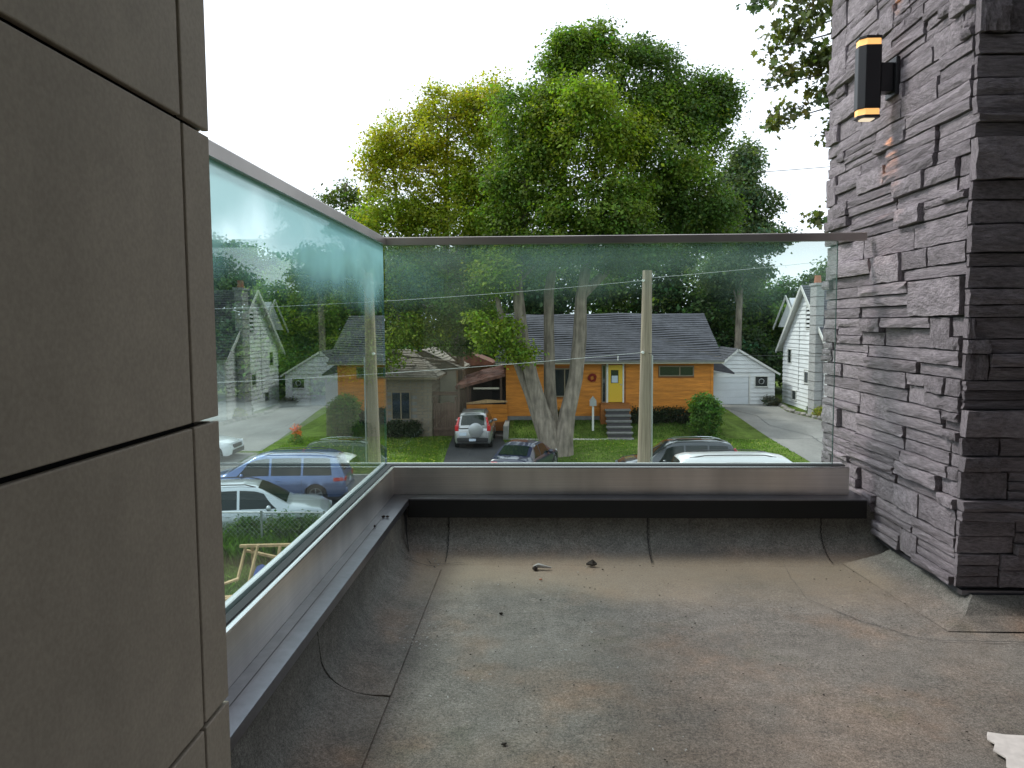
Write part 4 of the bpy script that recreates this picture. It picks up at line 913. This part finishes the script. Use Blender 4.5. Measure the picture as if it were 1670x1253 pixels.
# ------------------------------------------------------------------ cars
def car(label, loc, rz, paint, Lc, Wc, Hc, style, extras=(), cat='car', name='parked_car', group=None):
    t = thing(name, label, cat, loc, rz, group); s = Lc; hw = Wc/2
    if style == 'suv':
        top = [(0, .62), (.004, .95), (.02, 1.04), (.055, 1.36), (.085, Hc-.10), (.14, Hc-.025), (.30, Hc), (.48, Hc-.005), (.56, Hc-.05), (.60, Hc-.12), (.735, 1.12), (.76, 1.06), (.85, 1.02), (.93, .95), (.975, .82), (1, .55)]
        belt = .98; ws = (.575, .735); rw = (.028, .082)
    elif style == 'van':
        top = [(0, .6), (.004, .95), (.015, 1.02), (.05, 1.45), (.075, Hc-.10), (.13, Hc-.02), (.35, Hc), (.55, Hc-.02), (.62, Hc-.10), (.80, 1.10), (.83, 1.03), (.9, .97), (.96, .86), (1, .5)]
        belt = .97; ws = (.635, .80); rw = (.022, .072)
    else:
        top = [(0, .6), (.004, .88), (.02, .98), (.10, 1.02), (.13, 1.04), (.27, Hc-.08), (.36, Hc), (.50, Hc), (.57, Hc-.06), (.73, 1.0), (.76, .96), (.88, .88), (.96, .76), (1, .5)]
        belt = .90; ws = (.585, .73); rw = (.14, .265)
    tx = [p[0] for p in top]; tz = [p[1] for p in top]
    zt = lambda u: float(np.interp(u, tx, tz))
    wf = lambda u: hw*float(np.interp(u, [0, .015, .05, .14, .84, .93, .98, 1], [.78, .88, .955, 1, 1, .955, .86, .72]))
    wr = .36 if style == 'sedan' else .345; xr, xf = .185 if style != 'van' else .20, .815
    def ring(u):
        x = (u-.5)*s; w = wf(u); T = zt(u); bl = min(belt-.02*abs(u-.5), T-.03); zb = .24+.14*sm(.08, 0, 0)*0+(.12*sm(0, .05, .05-u) if u < .05 else 0)+(.08*sm(0, .05, u-.95) if u > .95 else 0)
        az = 0
        for xc in (xr, xf):
            dx = abs((u-xc)*s); ra = wr+.055
            if dx < ra: az = max(az, wr+math.sqrt(ra*ra-dx*dx)-.02)
        h = max(0, T-bl); yg = w*.93; ye = max(yg-.04-.27*h, .3) if h > .12 else yg-.04-.3*h
        pts = [(0, max(zb, az)), (w*.90, max(zb, az)), (w*.965, max(zb+.10, az+.002)), (w*1.0, max(.56, az+.004)), (w*.992, max(.70, az+.006)), (w*.975, max(bl-.06, az+.01)), (yg, bl), (ye, bl+h*.90 if h > .12 else bl+h*.55), (max(ye-.07, .1), bl+h*.985), (ye*.5, bl+h+.012), (0, bl+h+.018)]
        pts = [(y, min(z, T+.02)) for y, z in pts]
        return x, pts
    us = sorted(set([0, .003, .008, .015, .025, .04, .055, .07, .085]+[i/100 for i in range(10, 94, 1)]+[.94, .955, .965, .975, .985, .992, .997, 1]+[xr-(wr+.055)/s, xr+(wr+.055)/s, xf-(wr+.055)/s, xf+(wr+.055)/s]))
    rows = []
    for u in us:
        x, p = ring(u); rows.append([(x, -y, z) for y, z in p[::-1]]+[(x, y, z) for y, z in p[1:]])
    mb = MB(); mb.grid(rows); mb.poly(rows[0][::-1]); mb.poly(rows[-1])
    b_ = mb.build('body', paint, t, smooth=True, sharp=38, fix=True)
    def side(u, tt, sgn, off=.006):
        x, p = ring(u); a = p[6]; b = p[7]; y = a[0]+(b[0]-a[0])*tt+off; z = a[1]+(b[1]-a[1])*tt; return (x, sgn*y, z)
    def low(u, z, sgn, off=.004):
        x, p = ring(u); ys_ = np.interp(z, [q[1] for q in p[1:7]], [q[0] for q in p[1:7]]); return (x, sgn*(float(ys_)+off), z)
    # side windows
    gaps = {'suv': [(.10, .265), (.28, .455), (.47, .685)], 'van': [(.09, .285), (.30, .50), (.515, .74)], 'sedan': [(.225, .40), (.415, .67)]}[style]
    for sgn in (-1, 1):
        for gi, (a, b) in enumerate(gaps):
            rows_ = []
            for k in range(7):
                tt = .06+.86*k/6
                ub = b-(.0 if gi < len(gaps)-1 else tt*.085); ua = a+(0 if gi else tt*(.02 if style != 'sedan' else .07))
                rows_.append([side(ua+(ub-ua)*j/8, tt, sgn) for j in range(9)])
            MB().grid(rows_).build('side_window', 'carglass', t, smooth=True)
    def topgrid(u0, u1, wfrac, name, off=.008):
        rows_ = []
        for k in range(7):
            u = u0+(u1-u0)*k/6; x, p = ring(u); yy = p[8][0]*wfrac; row = []
            for j in range(9):
                f = (j/8-.5)*2; y = f*yy; zz = np.interp(abs(y), [p[10][0], p[9][0], p[8][0], p[7][0]], [p[10][1], p[9][1], p[8][1], p[7][1]])
                row.append((x, y, float(zz)+off))
            rows_.append(row)
        m_ = MB().grid(rows_)
        nx_ = off if u0 < .3 else 0
        return m_.build(name, 'carglass', t, smooth=True)
    topgrid(ws[0], ws[1], .97, 'windshield', .012)
    r_ = topgrid(rw[0], rw[1], .90, 'rear_window', .012); r_.location = (-.012, 0, 0)
    if style != 'sedan' and 'panorama' in extras: topgrid(.30, .50, .75, 'sunroof', .006)
    # door gaps, handles
    for sgn in (-1, 1):
        m_ = MB()
        for u in [gg[0]-.006 for gg in gaps[1:]]+[gaps[-1][1]-.03]:
            m_.grid([[low(u-.0012, z, sgn, .003) for z in (.32, .5, .7, .88)], [low(u+.0012, z, sgn, .003) for z in (.32, .5, .7, .88)]])
        m_.build('door_gap', 'plastic', t)
        for u in [gg[1]-.05 for gg in gaps[-2:]]:
            x, y, z = low(u, .84, sgn, .0); MB().box(x-.08, x+.08, y-.012, y+.025 if sgn > 0 else y+.012, z-.012, z+.012).build('door_handle', paint if 'chrome' not in extras else 'chrome', t, bevel=.006) if sgn > 0 else MB().box(x-.08, x+.08, y-.025, y+.012, z-.012, z+.012).build('door_handle', paint, t, bevel=.006)
        x, y, z = side(gaps[-1][1]-.05, .04, sgn, 0)
        MB().blob((x, y+sgn*.10, z+.05), (.07, .11, .075), 8, 6, 0).build('mirror', paint, t, smooth=True)
        if style != 'sedan':
            m_ = MB()
            pr = [ring(u) for u in (.12, .2, .3, .4, .5, .56)]
            m_.tube([(x, sgn*(p[8][0]-.02), p[8][1]+(.05 if 0 < i < 5 else .0)) for i, (x, p) in enumerate(pr)], .016, 6).build('roof_rail', 'chrome' if 'rails' in extras else 'plastic', t, smooth=True)
        # sill
        m_ = MB(); m_.grid([[low(u, z, sgn, .008) for u in [xr+.1+(xf-xr-.2)*i/8 for i in range(9)]] for z in (.26, .34, .40)]); m_.build('sill', 'plastic' if style == 'suv' else paint, t, smooth=True)
        # wheels
        for xc in (xr, xf):
            cx = (xc-.5)*s; yo = sgn*(hw-.005); yi = sgn*(hw-.22)
            m_ = MB(); prof_ = [(yi, wr-.10), (yi, wr-.02), (yi+(yo-yi)*.15, wr), (yi+(yo-yi)*.85, wr), (yo, wr-.025), (yo, wr-.11), (yo-sgn*.03, wr-.12)]
            m_.grid([[(cx+r2*cos(a/24*2*pi), y_, wr+r2*sin(a/24*2*pi)) for a in range(25)] for y_, r2 in prof_])
            m_.poly([(cx+(wr-.1)*cos(a/24*2*pi), yi, wr+(wr-.1)*sin(a/24*2*pi)) for a in range(24)])
            wh = m_.build('wheel', 'tyre', t, smooth=True)
            m_ = MB(); yr = yo-sgn*.012; rr_ = wr-.115
            m_.grid([[(cx+r2*cos(a/24*2*pi), y_, wr+r2*sin(a/24*2*pi)) for a in range(25)] for y_, r2 in ((yr, rr_+.008), (yr, rr_-.02), (yr-sgn*.05, rr_-.03))])
            for k in range(5):
                a = k*2*pi/5+.3; m_.bar((cx, yr, wr), (cx+(rr_-.01)*cos(a), yr-sgn*.006, wr+(rr_-.01)*sin(a)), .02, .06)
            m_.build('rim', 'rim', wh)
            m_ = MB(); m_.poly([(cx+(rr_)*cos(a/24*2*pi), yr-sgn*.06, wr+(rr_)*sin(a/24*2*pi)) for a in range(24)]); m_.build('brake_disc', 'plastic', wh)
        # inner arch darkness comes from a liner
        for xc in (xr, xf):
            cx = (xc-.5)*s; ra = wr+.052; m_ = MB()
            m_.grid([[(cx+ra*cos(a/12*pi), y_, wr-.02+ra*sin(a/12*pi)) for a in range(13)] for y_ in (sgn*(hw-.03), sgn*(hw-.45))]); m_.poly([(cx+ra*cos(a/12*pi), sgn*(hw-.30), wr-.02+ra*sin(a/12*pi)) for a in range(13)]); m_.build('wheel_arch', 'plastic', t)
    # lamps
    for sgn in (-1, 1):
        x0 = -.5*s
        if style == 'sedan': MB().box(x0-.012, x0+.16, sgn*hw*.62-.16, sgn*hw*.62+.13, .70, .88).build('tail_light', 'redlamp', t, bevel=.03)
        elif style == 'van':
            m_ = MB(); rows_ = [[low(u, z, sgn, .012) for u in (.006, .02, .04, .062, .08)] for z in (.80, .86, .92)]; m_.grid(rows_).build('tail_light', 'redlamp', t, smooth=True)
            MB().box(x0-.01, x0+.05, sgn*hw*.66-.13, sgn*hw*.66+.13, .78, .93).build('tail_light', 'redlamp', t, bevel=.02)
        else:
            x_, p = ring(.045)
            MB().box(x0+.0, x0+.16, sgn*hw*.82-.10, sgn*hw*.82+.08, .86, 1.14).build('tail_light', 'redlamp', t, bevel=.03)
            MB().bar((x0+.10, sgn*(hw*.80), 1.12), (x0+.30, sgn*(hw*.70), 1.48), .09, .09).build('tail_light', 'redlamp', t, bevel=.02)
        m_ = MB(); rows_ = [[low(u, z, sgn, .010) for u in (.92, .945, .965, .98, .992)] for z in (.66, .73, .80)]; m_.grid(rows_).build('headlight', 'whitelamp', t, smooth=True)
    xb = -.5*s; xfn = .5*s
    MB().box(xb-.05, xb+.16, -hw*.80, hw*.80, .36, .56).build('bumper', 'plastic' if style == 'suv' else paint, t, bevel=.04)
    MB().box(xfn-.18, xfn+.03, -hw*.72, hw*.72, .30, .50).build('bumper', 'plastic', t, bevel=.04)
    MB().box(xfn-.1, xfn+.012, -hw*.45, hw*.45, .56, .72).build('grille', 'plastic', t, bevel=.02)
    MB().box(xb-.06, xb-.0505, -.16, .16, .40, .52).build('number_plate', 'plate', t) if style == 'suv' else MB().box(xb-.022, xb-.008, -.16, .16, .66, .80).build('number_plate', 'plate', t)
    if 'spare' in extras:
        sp_ = MB(); 
        cy_ = -.16
        sp_.tube([(xb-.20, cy_, .93), (xb-.19, cy_, .93), (xb-.04, cy_, .93), (xb+.01, cy_, .93)], [.29, .335, .345, .33], 22); sp_.build('spare_wheel_cover', 'rim', t, smooth=True, sharp=50)
        MB().box(xb-.03, xb+.02, .28, .62, .66, .80).build('number_plate', 'plate', t)
        MB().box(xb-.012, xb+.03, -.5, .62, .985, 1.01).build('tailgate_trim', 'plastic', t)
    if 'badge' in extras:
        MB().box(xb-.02, xb-.004, -.13, .13, .885, .915).build('tailgate_trim', 'chrome', t, bevel=.01)
    return t

gz_ = lambda x, y: g(x, y)+.012
car('silver SUV with a spare wheel on its tailgate on the dark driveway', (-3.19, 38.1, gz_(-3.19, 38.1)), radians(91), 'p_silver', 4.5, 1.82, 1.68, 'suv', ('spare',), cat='car', name='parked_suv')
car('dark blue sedan parked behind the silver spare wheel SUV', (-.60, 31.2, -4.90), radians(72), 'p_navy', 4.3, 1.74, 1.44, 'sedan', ('badge',))
car('charcoal SUV with bright roof rails on the street behind the pole', (5.25, 29.7, -4.94), radians(180), 'p_dark', 4.65, 1.84, 1.72, 'suv', ('rails', 'panorama'), name='parked_suv')
car('white vehicle of which only the pale roof shows above the steel channel', (7.05, 25.0, -4.94), radians(2), 'p_white', 6.2, 1.96, 1.98, 'van', (), name='parked_van', cat='van')
car('slate blue minivan with red tail light seen through the side pane', (-9.35, 27.0, -4.94), radians(184), 'p_blue', 5.1, 1.92, 1.72, 'van', (), name='parked_minivan', cat='minivan')
car('pale silver SUV nearest the hedge below the side pane', (-8.35, 21.6, -4.82), radians(14), 'p_pale', 4.7, 1.86, 1.62, 'suv', (), name='parked_suv')
car('white car at the far left edge of the side pane, one wheel showing', (-15.75, 34.2, -4.74), radians(0), 'p_white', 4.3, 1.78, 1.5, 'sedan', ())

# ------------------------------------------------------------------ utility pole and wires
t = thing('utility_pole', 'weathered wooden utility pole standing in front of the orange house', 'pole', (2.78, 20.6, -4.8))
P(MB().tube([(2.76, 20.6, -5.0), (2.765, 20.6, -2.6), (2.80, 20.6, 0), (2.825, 20.6, 2.62)], [.185, .175, .155, .125], 14, wob=.015), 'post', 'pole', t, smooth=True)
P(MB().tube([(2.93, 20.44, -5.0), (2.95, 20.44, -2.5), (2.95, 20.46, .4)], .022, 6), 'conduit', 'galv', t)
for z in (2.35, .48): P(MB().tube([(2.70, 20.50, z), (2.70, 20.38, z)], .035, 8), 'insulator', 'white_trim', t)
def wire(label, a, b, sag, r, m='wire'):
    a, b = Vector(a), Vector(b); pts = [a.lerp(b, i/24)-Vector((0, 0, sag*4*(i/24)*(1-i/24))) for i in range(25)]
    return tag(MB().tube(pts, r, 5).build('power_line', m, smooth=True), label, 'cable', 'cables on the utility pole')
wire('pale cable running left from the top of the utility pole', (-22, 20.5, 1.9), (2.70, 20.42, 2.35), .45, .004)
wire('pale cable running left at eave height of the orange house', (-22, 20.6, -.4), (2.70, 20.40, .48), .35, .005)
wire('dark cable running right from the pole across the white garage', (2.84, 20.46, .45), (26, 20.6, .75), .25, .007, 'wire_dark')
wire('thin cable rising right from the top of the utility pole', (2.84, 20.6, 2.42), (26, 21.5, 5.4), .3, .005)
wire('dark cable against the sky right of the poplar', (13.5, 50, 10.6), (40, 46, 12.6), .3, .022, 'wire_dark')

# ------------------------------------------------------------------ garden plants
def bush(name, label, c, lobes, n, size, col, seed, cat='bush', stem=True, **k):
    t = thing(name, label, cat, c); iv = t.matrix_basis.inverted()
    if stem:
        m_ = MB(); rr = random.Random(seed)
        for l in lobes[:6]:
            m_.tube([c, (c[0]*.5+l[0]*.5+rr.uniform(-.1, .1), c[1]*.5+l[1]*.5, c[2]*.5+l[2]*.5), l[:3]], [.04, .025, .01], 5)
        o = m_.build('stems', 'bark_dark', t); o.matrix_parent_inverse = iv
    o = link('foliage', leaf_mesh('foliage', lobes, n, size, col, seed=seed, **k), t); o.matrix_parent_inverse = iv
    return t
bush('round_shrub', 'tall rounded clipped green shrub on the lawn by the pale driveway', (8.4, 39.4, g(8.4, 39.4)),
     [(8.35, 39.4, -3.35, .70, .7, .80), (8.3, 39.4, -2.85, .58, .6, .50), (8.4, 39.4, -4.0, .58, .6, .7), (8.6, 39.3, -3.1, .45, .5, .5), (8.1, 39.3, -3.6, .42, .5, .5)], 16000, .085, (.085, .165, .026), 31, clump=16, spread=.09, var=.22, shell=.8)
for i in range(7):
    x = 5.1+i*.46
    bush('hedge_plant', 'dark low hedge plant, number %s from the porch steps' % ['first', 'second', 'third', 'fourth', 'fifth', 'sixth', 'seventh'][i], (x, 40.9, g(x, 40.9)), [(x, 40.9, -3.62+.06*sin(i*2), .32, .3, .40)], 1100, .08, (.035, .048, .022), 40+i, cat='shrub', clump=12, spread=.08)['group'] = 'hedge plants under the long window'
for i, (x, z) in enumerate(((.4, -3.9), (1.0, -3.8))):
    bush('flowering_plant', ['dark foliage plant behind the left trunk of the maple', 'low leafy plant between the maple trunks at the house wall'][i], (x, 41.0, z-.3), [(x, 41.0, z+.1, .35, .3, .4)], 900, .08, (.05, .06, .02), 60+i, cat='plant', clump=12, spread=.09)
# rocks along the driveway and plants on the border
rr = random.Random(66)
for i in range(16):
    f = i/15; y = 52.2-f*9.0; x = float(np.interp(y, [31.2, 40, 44.8, 48.8, 52.9], [19.2, 17.2, 16.35, 15.45, 15.9]))+.22
    tag(MB().blob((x, y, g(x, y)+.05), (rr.uniform(.18, .28), rr.uniform(.2, .32), rr.uniform(.10, .18)), 8, 5, .18, rr).build('border_rock', 'rock', smooth=False), 'rounded rock edging the flower border right of the pale driveway', 'rock', 'rocks edging the border')
for i, (x, y, s_, c, lab) in enumerate(((15.4, 52.0, .5, (.09, .09, .07), 'greyish shrub at the corner of the white garage'), (17.0, 48.6, .3, (.05, .10, .02), 'low green border plant by the white gabled house'), (16.7, 46.4, .42, (.26, .26, .02), 'yellow leaved border plant near the chimney corner'), (16.9, 47.4, .3, (.12, .16, .02), 'lime green border plant beside the yellow one'))):
    bush('border_plant', lab, (x, y, g(x, y)), [(x, y, g(x, y)+s_*.6, s_, s_, s_*.7)], 1300, .09, c, 80+i, cat='plant', clump=12, spread=.1)
bush('orange_lily', 'upright orange flowered plant beside the side road', (-11.97, 37.5, -4.65), [(-11.97, 37.5, -4.0, .16, .15, .42, (.75, .16, .04)), (-11.97, 37.5, -4.4, .35, .3, .25, (.09, .15, .03))], 700, .09, (.1, .15, .03), 90, cat='flower', clump=10, spread=.07)
for i, (x, y) in enumerate(((-7.5, 39.6), (-6.6, 39.6), (-9.2, 39.5))):
    bush('foundation_shrub', ['dark shrub under the twin window of the brick house', 'dark shrub right of the twin window of the brick house', 'dark shrub at the left end of the brick house'][i], (x, y, -4.6), [(x, y, -4.15, .45, .4, .42)], 1600, .09, (.03, .05, .02), 95+i, cat='shrub', clump=12, spread=.1)
mb_ = MB(); rr = random.Random(17)
for _ in range(520):
    x = rr.uniform(-11.5, -4.6) if rr.random() < .75 else rr.uniform(1.2, 11); y = 31.4+7.6*rr.random()**1.2; a = rr.uniform(0, pi); q = rr.uniform(.025, .045)
    z = g(x, y)+rr.uniform(.06, .13); mb_.poly([(x+q*cos(a), y+q*sin(a), z), (x-q*sin(a), y+q*cos(a), z+.01), (x-q*cos(a), y-q*sin(a), z), (x+q*sin(a), y-q*cos(a), z+.01)])
MT['dandelion'] = mat('dandelion_petals', (.62, .56, .06), .8)
tag(mb_.build('dandelions', 'dandelion'), 'yellow dandelions dotted over the front lawns', 'flowers', kind='stuff')
mb_ = MB()
for pts in ([(12.2, 50), (13.1, 47), (12.8, 43.5), (13.9, 40), (13.4, 36), (14.6, 32)], [(12.0, 45.2), (13.5, 45.5), (15.2, 44.7), (16.2, 45.0)], [(11.9, 39.2), (13.6, 39.0), (15.1, 39.9), (17.0, 39.4)]):
    for (xa, ya), (xb, yb) in zip(pts[:-1], pts[1:]):
        for k in range(8):
            p_ = Vector((xa+(xb-xa)*k/8+rr.uniform(-.03, .03), ya+(yb-ya)*k/8, 0)); q_ = Vector((xa+(xb-xa)*(k+1)/8, ya+(yb-ya)*(k+1)/8, 0)); p_.z = g(p_.x, p_.y)+.016; q_.z = g(q_.x, q_.y)+.016
            n_ = (q_-p_).cross(Vector((0, 0, 1))).normalized()*rr.uniform(.012, .03); mb_.poly([p_-n_, p_+n_, q_+n_, q_-n_])
tag(mb_.build('driveway_cracks', 'asphalt'), 'dark cracks across the pale driveway', 'cracks', kind='stuff')
# tall weeds behind the chain link fence, near the white SUV
def grass(name, n, area, h, base, seed, w=.012, lean=.35):
    R = np.random.default_rng(seed); x0, x1, y0, y1 = area
    X = R.uniform(x0, x1, n); Y = R.uniform(y0, y1, n)
    keep = R.random(n) < .55+.45*np.sin(X*2.1+3*np.sin(Y*1.3))*np.sin(Y*2.3); X = X[keep]; Y = Y[keep]; n = len(X)
    R1 = np.interp(Y, [31.2, 32.8, 35.6, 44.4, 50, 52.9], [12.2, 11.7, 11.45, 11.8, 12.0, 11.7])
    ok = ~((X > R1) | ((X > -4.1-.05*(Y-31)) & (X < np.interp(Y, [31, 33, 39, 42], [.4, -.9, -1.9, -1.9]))) | (X < -12.5-.1*(Y-31))) | (Y < 31)
    X = X[ok]; Y = Y[ok]; n = len(X)
    Z = np.array([g(a, b) for a, b in zip(X, Y)]); a = R.uniform(0, 6.28, n); hh = h*R.uniform(.5, 1.3, n); ww = w*R.uniform(.7, 1.5, n)
    dx = np.cos(a)*ww; dy = np.sin(a)*ww; lx = R.normal(0, lean, n)*hh; ly = R.normal(0, lean, n)*hh
    p = np.stack([X, Y, Z-.01], 1)
    V = np.stack([p+np.stack([-dx, -dy, 0*dx], 1), p+np.stack([dx, dy, 0*dx], 1), p+np.stack([lx*.4+dx*.6, ly*.4+dy*.6, hh*.6], 1), p+np.stack([lx, ly, hh], 1)], 1)
    me = bpy.data.meshes.new(name); me.vertices.add(n*4); me.vertices.foreach_set('co', V.reshape(-1).astype(np.float32))
    me.loops.add(n*4); me.loops.foreach_set('vertex_index', np.arange(n*4, dtype=np.int32)); me.polygons.add(n)
    me.polygons.foreach_set('loop_start', np.arange(0, n*4, 4, dtype=np.int32)); me.polygons.foreach_set('loop_total', np.full(n, 4, dtype=np.int32)); me.update()
    col = np.array(base)*R.normal(1, .3, n).clip(.4, 1.9)[:, None]; rgba = np.ones((n, 4, 4), np.float32); rgba[:, :, :3] = col[:, None, :]
    at_ = me.color_attributes.new('tint', 'FLOAT_COLOR', 'POINT'); at_.data.foreach_set('color', rgba.reshape(-1)); me.materials.append(MT['leaf'])
    return tag(link(name, me), kind='stuff', label=None)
tag(grass('grass', 60000, (-11.5, -4.2, 13, 20.4), .16, (.085, .15, .025), 1), 'rough grass on the ground below the side pane', 'grass')
tag(grass('weeds', 9000, (-10.5, -5.2, 18.6, 20.3), .55, (.075, .14, .025), 2, .02, .3), 'tall weeds along the chain link fence', 'weeds')
tag(grass('grass', 70000, (-9, 12, 31.3, 39), .07, (.10, .18, .022), 3, .016), 'short lawn grass in front of the houses', 'grass')
tag(grass('grass', 16000, (-1.4, 9.4, 39, 41.4), .08, (.07, .14, .02), 4, .016), 'short grass on the raised front garden', 'grass')
tag(grass('grass', 30000, (-12.6, -4.5, 31.3, 39.8), .09, (.13, .20, .02), 5, .016), 'short grass in front of the brown brick house', 'grass')
for i, (x, y, s_, lab) in enumerate(((-6.9, 20.1, .45, 'leafy weed shrub right of the fence post below the pale SUV'), (-6.1, 20.0, .42, 'pale flecked weed shrub beside the glass edge'), (-7.9, 20.2, .35, 'low leafy weed shrub left of the fence post'))):
    bush('weed_shrub', lab, (x, y, -4.78), [(x, y, -4.4+s_*.3, s_*1.2, .4, s_)], 2600, .07, (.075, .14, .03), 110+i, cat='shrub', clump=14, spread=.12)
# chain link fence
t = thing('chain_link_fence', 'grey chain link fence running below the pale silver SUV', 'fence', (-8, 19.6, -4.75))
for x in (-10.4, -8.9, -7.25, -5.6): P(MB().tube([(x, 19.6, -4.9), (x, 19.6, -3.55)], .03, 8), 'post', 'galv', t)
P(MB().tube([(-11.5, 19.6, -3.6), (-4, 19.6, -3.6)], .02, 6), 'top_rail', 'galv', t)
m_ = MB()
for i in range(60):
    x = -11.5+i*.125
    m_.bar((x, 19.6, -4.72), (x+1.1, 19.6, -3.62), .005).bar((x+1.1, 19.606, -4.72), (x, 19.606, -3.62), .005)
o = P(m_, 'wire_mesh', 'galv', t); o['kind'] = 'stuff'
# lumber frame and pile
t = thing('lumber_frame', 'rough lumber frame of two crossbars on slanting legs standing in the grass', 'frame', (-6.6, 17.3, -4.75))
for a, b in (((-7.06, 17.3, -4.8), (-6.86, 17.5, -3.88)), ((-6.72, 17.1, -4.8), (-6.50, 17.3, -3.80)), ((-6.15, 17.2, -4.8), (-6.02, 17.4, -3.85)), ((-6.80, 17.8, -4.8), (-6.75, 17.6, -3.9))):
    P(MB().bar(a, b, .075, .04), 'leg', 'lumber', t)
P(MB().bar((-6.98, 17.45, -3.86), (-5.75, 17.5, -3.84), .09, .06), 'crossbar', 'lumber', t)
P(MB().bar((-6.9, 17.62, -4.02), (-5.8, 17.6, -4.25), .09, .05), 'crossbar', 'lumber', t)
tag(MB().grid([[(-6.55+i*.12, 17.35-j*.12, -4.30-.08*j+.05*sin(i*1.9+j)) for i in range(6)] for j in range(5)]).grid([[(-6.56+i*.12, 17.34, -4.30+.05*sin(i*1.9)-k*.22) for i in range(6)] for k in range(3)]).build('tarp', 'tarp', smooth=True), 'crumpled blue tarp hanging inside the lumber frame', 'tarp')
rr = random.Random(9)
for i in range(14):
    x = -6.55+rr.uniform(-.35, .35); y = 15.2+rr.uniform(-.5, .5); a = rr.uniform(0, pi); l = rr.uniform(.25, .5)
    z = -4.70+i*.045
    tag(MB().bar((x-l*cos(a), y-l*sin(a), z), (x+l*cos(a), y+l*sin(a), z+rr.uniform(-.08, .16)), .09, .035).build('timber_offcut', 'lumber'), 'short sawn timber offcut in the pile in front of the lumber frame', 'timber', 'timber offcuts in the pile')

# ------------------------------------------------------------------ debris on the deck
rr = random.Random(4)
tag(MB().tube([(-.035, 3.872, .014), (-.01, 3.868, .022), (.02, 3.862, .020), (.055, 3.866, .012)], [.007, .011, .008, .003], 7, wob=.3, rr=rr).build('debris', 'debris_pale', loc=None), 'grey scrap of dried leaf with pale streak on the deck by the front parapet', 'debris')
tag(MB().tube([(-.04, 3.855, .010), (-.028, 3.852, .014), (-.015, 3.85, .010)], [.006, .012, .005], 6, wob=.3, rr=rr).build('debris', 'debris'), 'dark crumb touching the grey leaf scrap', 'debris')
tag(MB().prism([(.235, 3.92, .010), (.265, 3.90, .010), (.29, 3.915, .012), (.285, 3.93, .014), (.268, 3.925, .03), (.25, 3.94, .015)], (0, 0, .008)).build('debris', 'debris'), 'dark curled dead leaf right of the grey scrap', 'debris')
dl = [(-.11, 2.21, .006, 'debris', 'black chip near the bottom edge of the picture'), (.315, 3.86, .004, 'debris', 'tiny dark crumb right of the curled leaf'), (.0, 3.70, .006, 'clay', 'small reddish crumb below the grey scrap'), (-.63, 3.66, .007, 'debris', 'black pebble beside the left cove'), (-.17, 3.25, .006, 'debris', 'tiny black chip in the middle left of the deck'), (.0, 3.42, .004, 'debris', 'black speck below the reddish crumb')]
for x, y, s_, m_, lab in dl:
    tag(MB().blob((x, y, s_*.5+.004), (s_*1.5, s_, s_*.7), 7, 5, .3, rr).build('debris', m_), lab, 'debris')
for i in range(170):
    pass
m_ = MB()
for i in range(260):
    x = rr.uniform(-.55, 1.7); y = rr.uniform(1.9, 3.95); s_ = rr.uniform(.001, .0028)
    m_.blob((x, y, .006), (s_*rr.uniform(1, 2), s_, s_*.7), 5, 3, .3, rr)
tag(m_.build('grit', 'debris', None), 'dark grit scattered over the deck', 'grit', kind='stuff')
m_ = MB()
for cx_, cy_, n_, sp_ in ((-.52, 2.95, 16, .07), (-.42, 2.93, 10, .05), (.06, 2.85, 8, .05), (-.25, 2.55, 6, .08), (.35, 2.15, 8, .08), (-.55, 3.98, 6, .03), (-.3, 3.4, 6, .2), (.5, 3.0, 6, .4)):
    for _ in range(n_):
        x = cx_+rr.gauss(0, sp_); y = cy_+rr.gauss(0, sp_); a = rr.uniform(0, pi); l = rr.uniform(.003, .012)
        m_.bar((x, y, .0085), (x+l*cos(a), y+l*sin(a), .0095), .003, .002)
tag(m_.build('paint_flecks', 'debris_pale', None), 'white paint flecks scattered over the deck', 'flecks', kind='stuff')
tag(MB().prism([(1.335, 2.285, .009), (1.345, 2.30, .010), (1.39, 2.288, .009), (1.60, 2.27, .009), (1.60, 2.0, .009), (1.27, 2.0, .009), (1.295, 2.12, .010), (1.318, 2.16, .010), (1.305, 2.20, .010), (1.33, 2.235, .010), (1.322, 2.26, .010)], (0, 0, .004)).build('paper_scrap', 'paper', None), 'torn white paper scrap on the deck at the bottom right corner', 'paper')
for i, (x, y) in enumerate(((-.765, 3.70), (-.745, 3.70), (-.77, 3.52))):
    tag(MB().blob((x, y, .3165), (.009-.003*(i == 2), .007-.002*(i == 2), .006), 7, 5, .25, rr).build('debris', 'debris'), ['black pebble on the parapet cap near the corner, left of its twin', 'black pebble on the parapet cap near the corner, right of its twin', 'small black speck on the cap in front of the two pebbles'][i], 'debris')
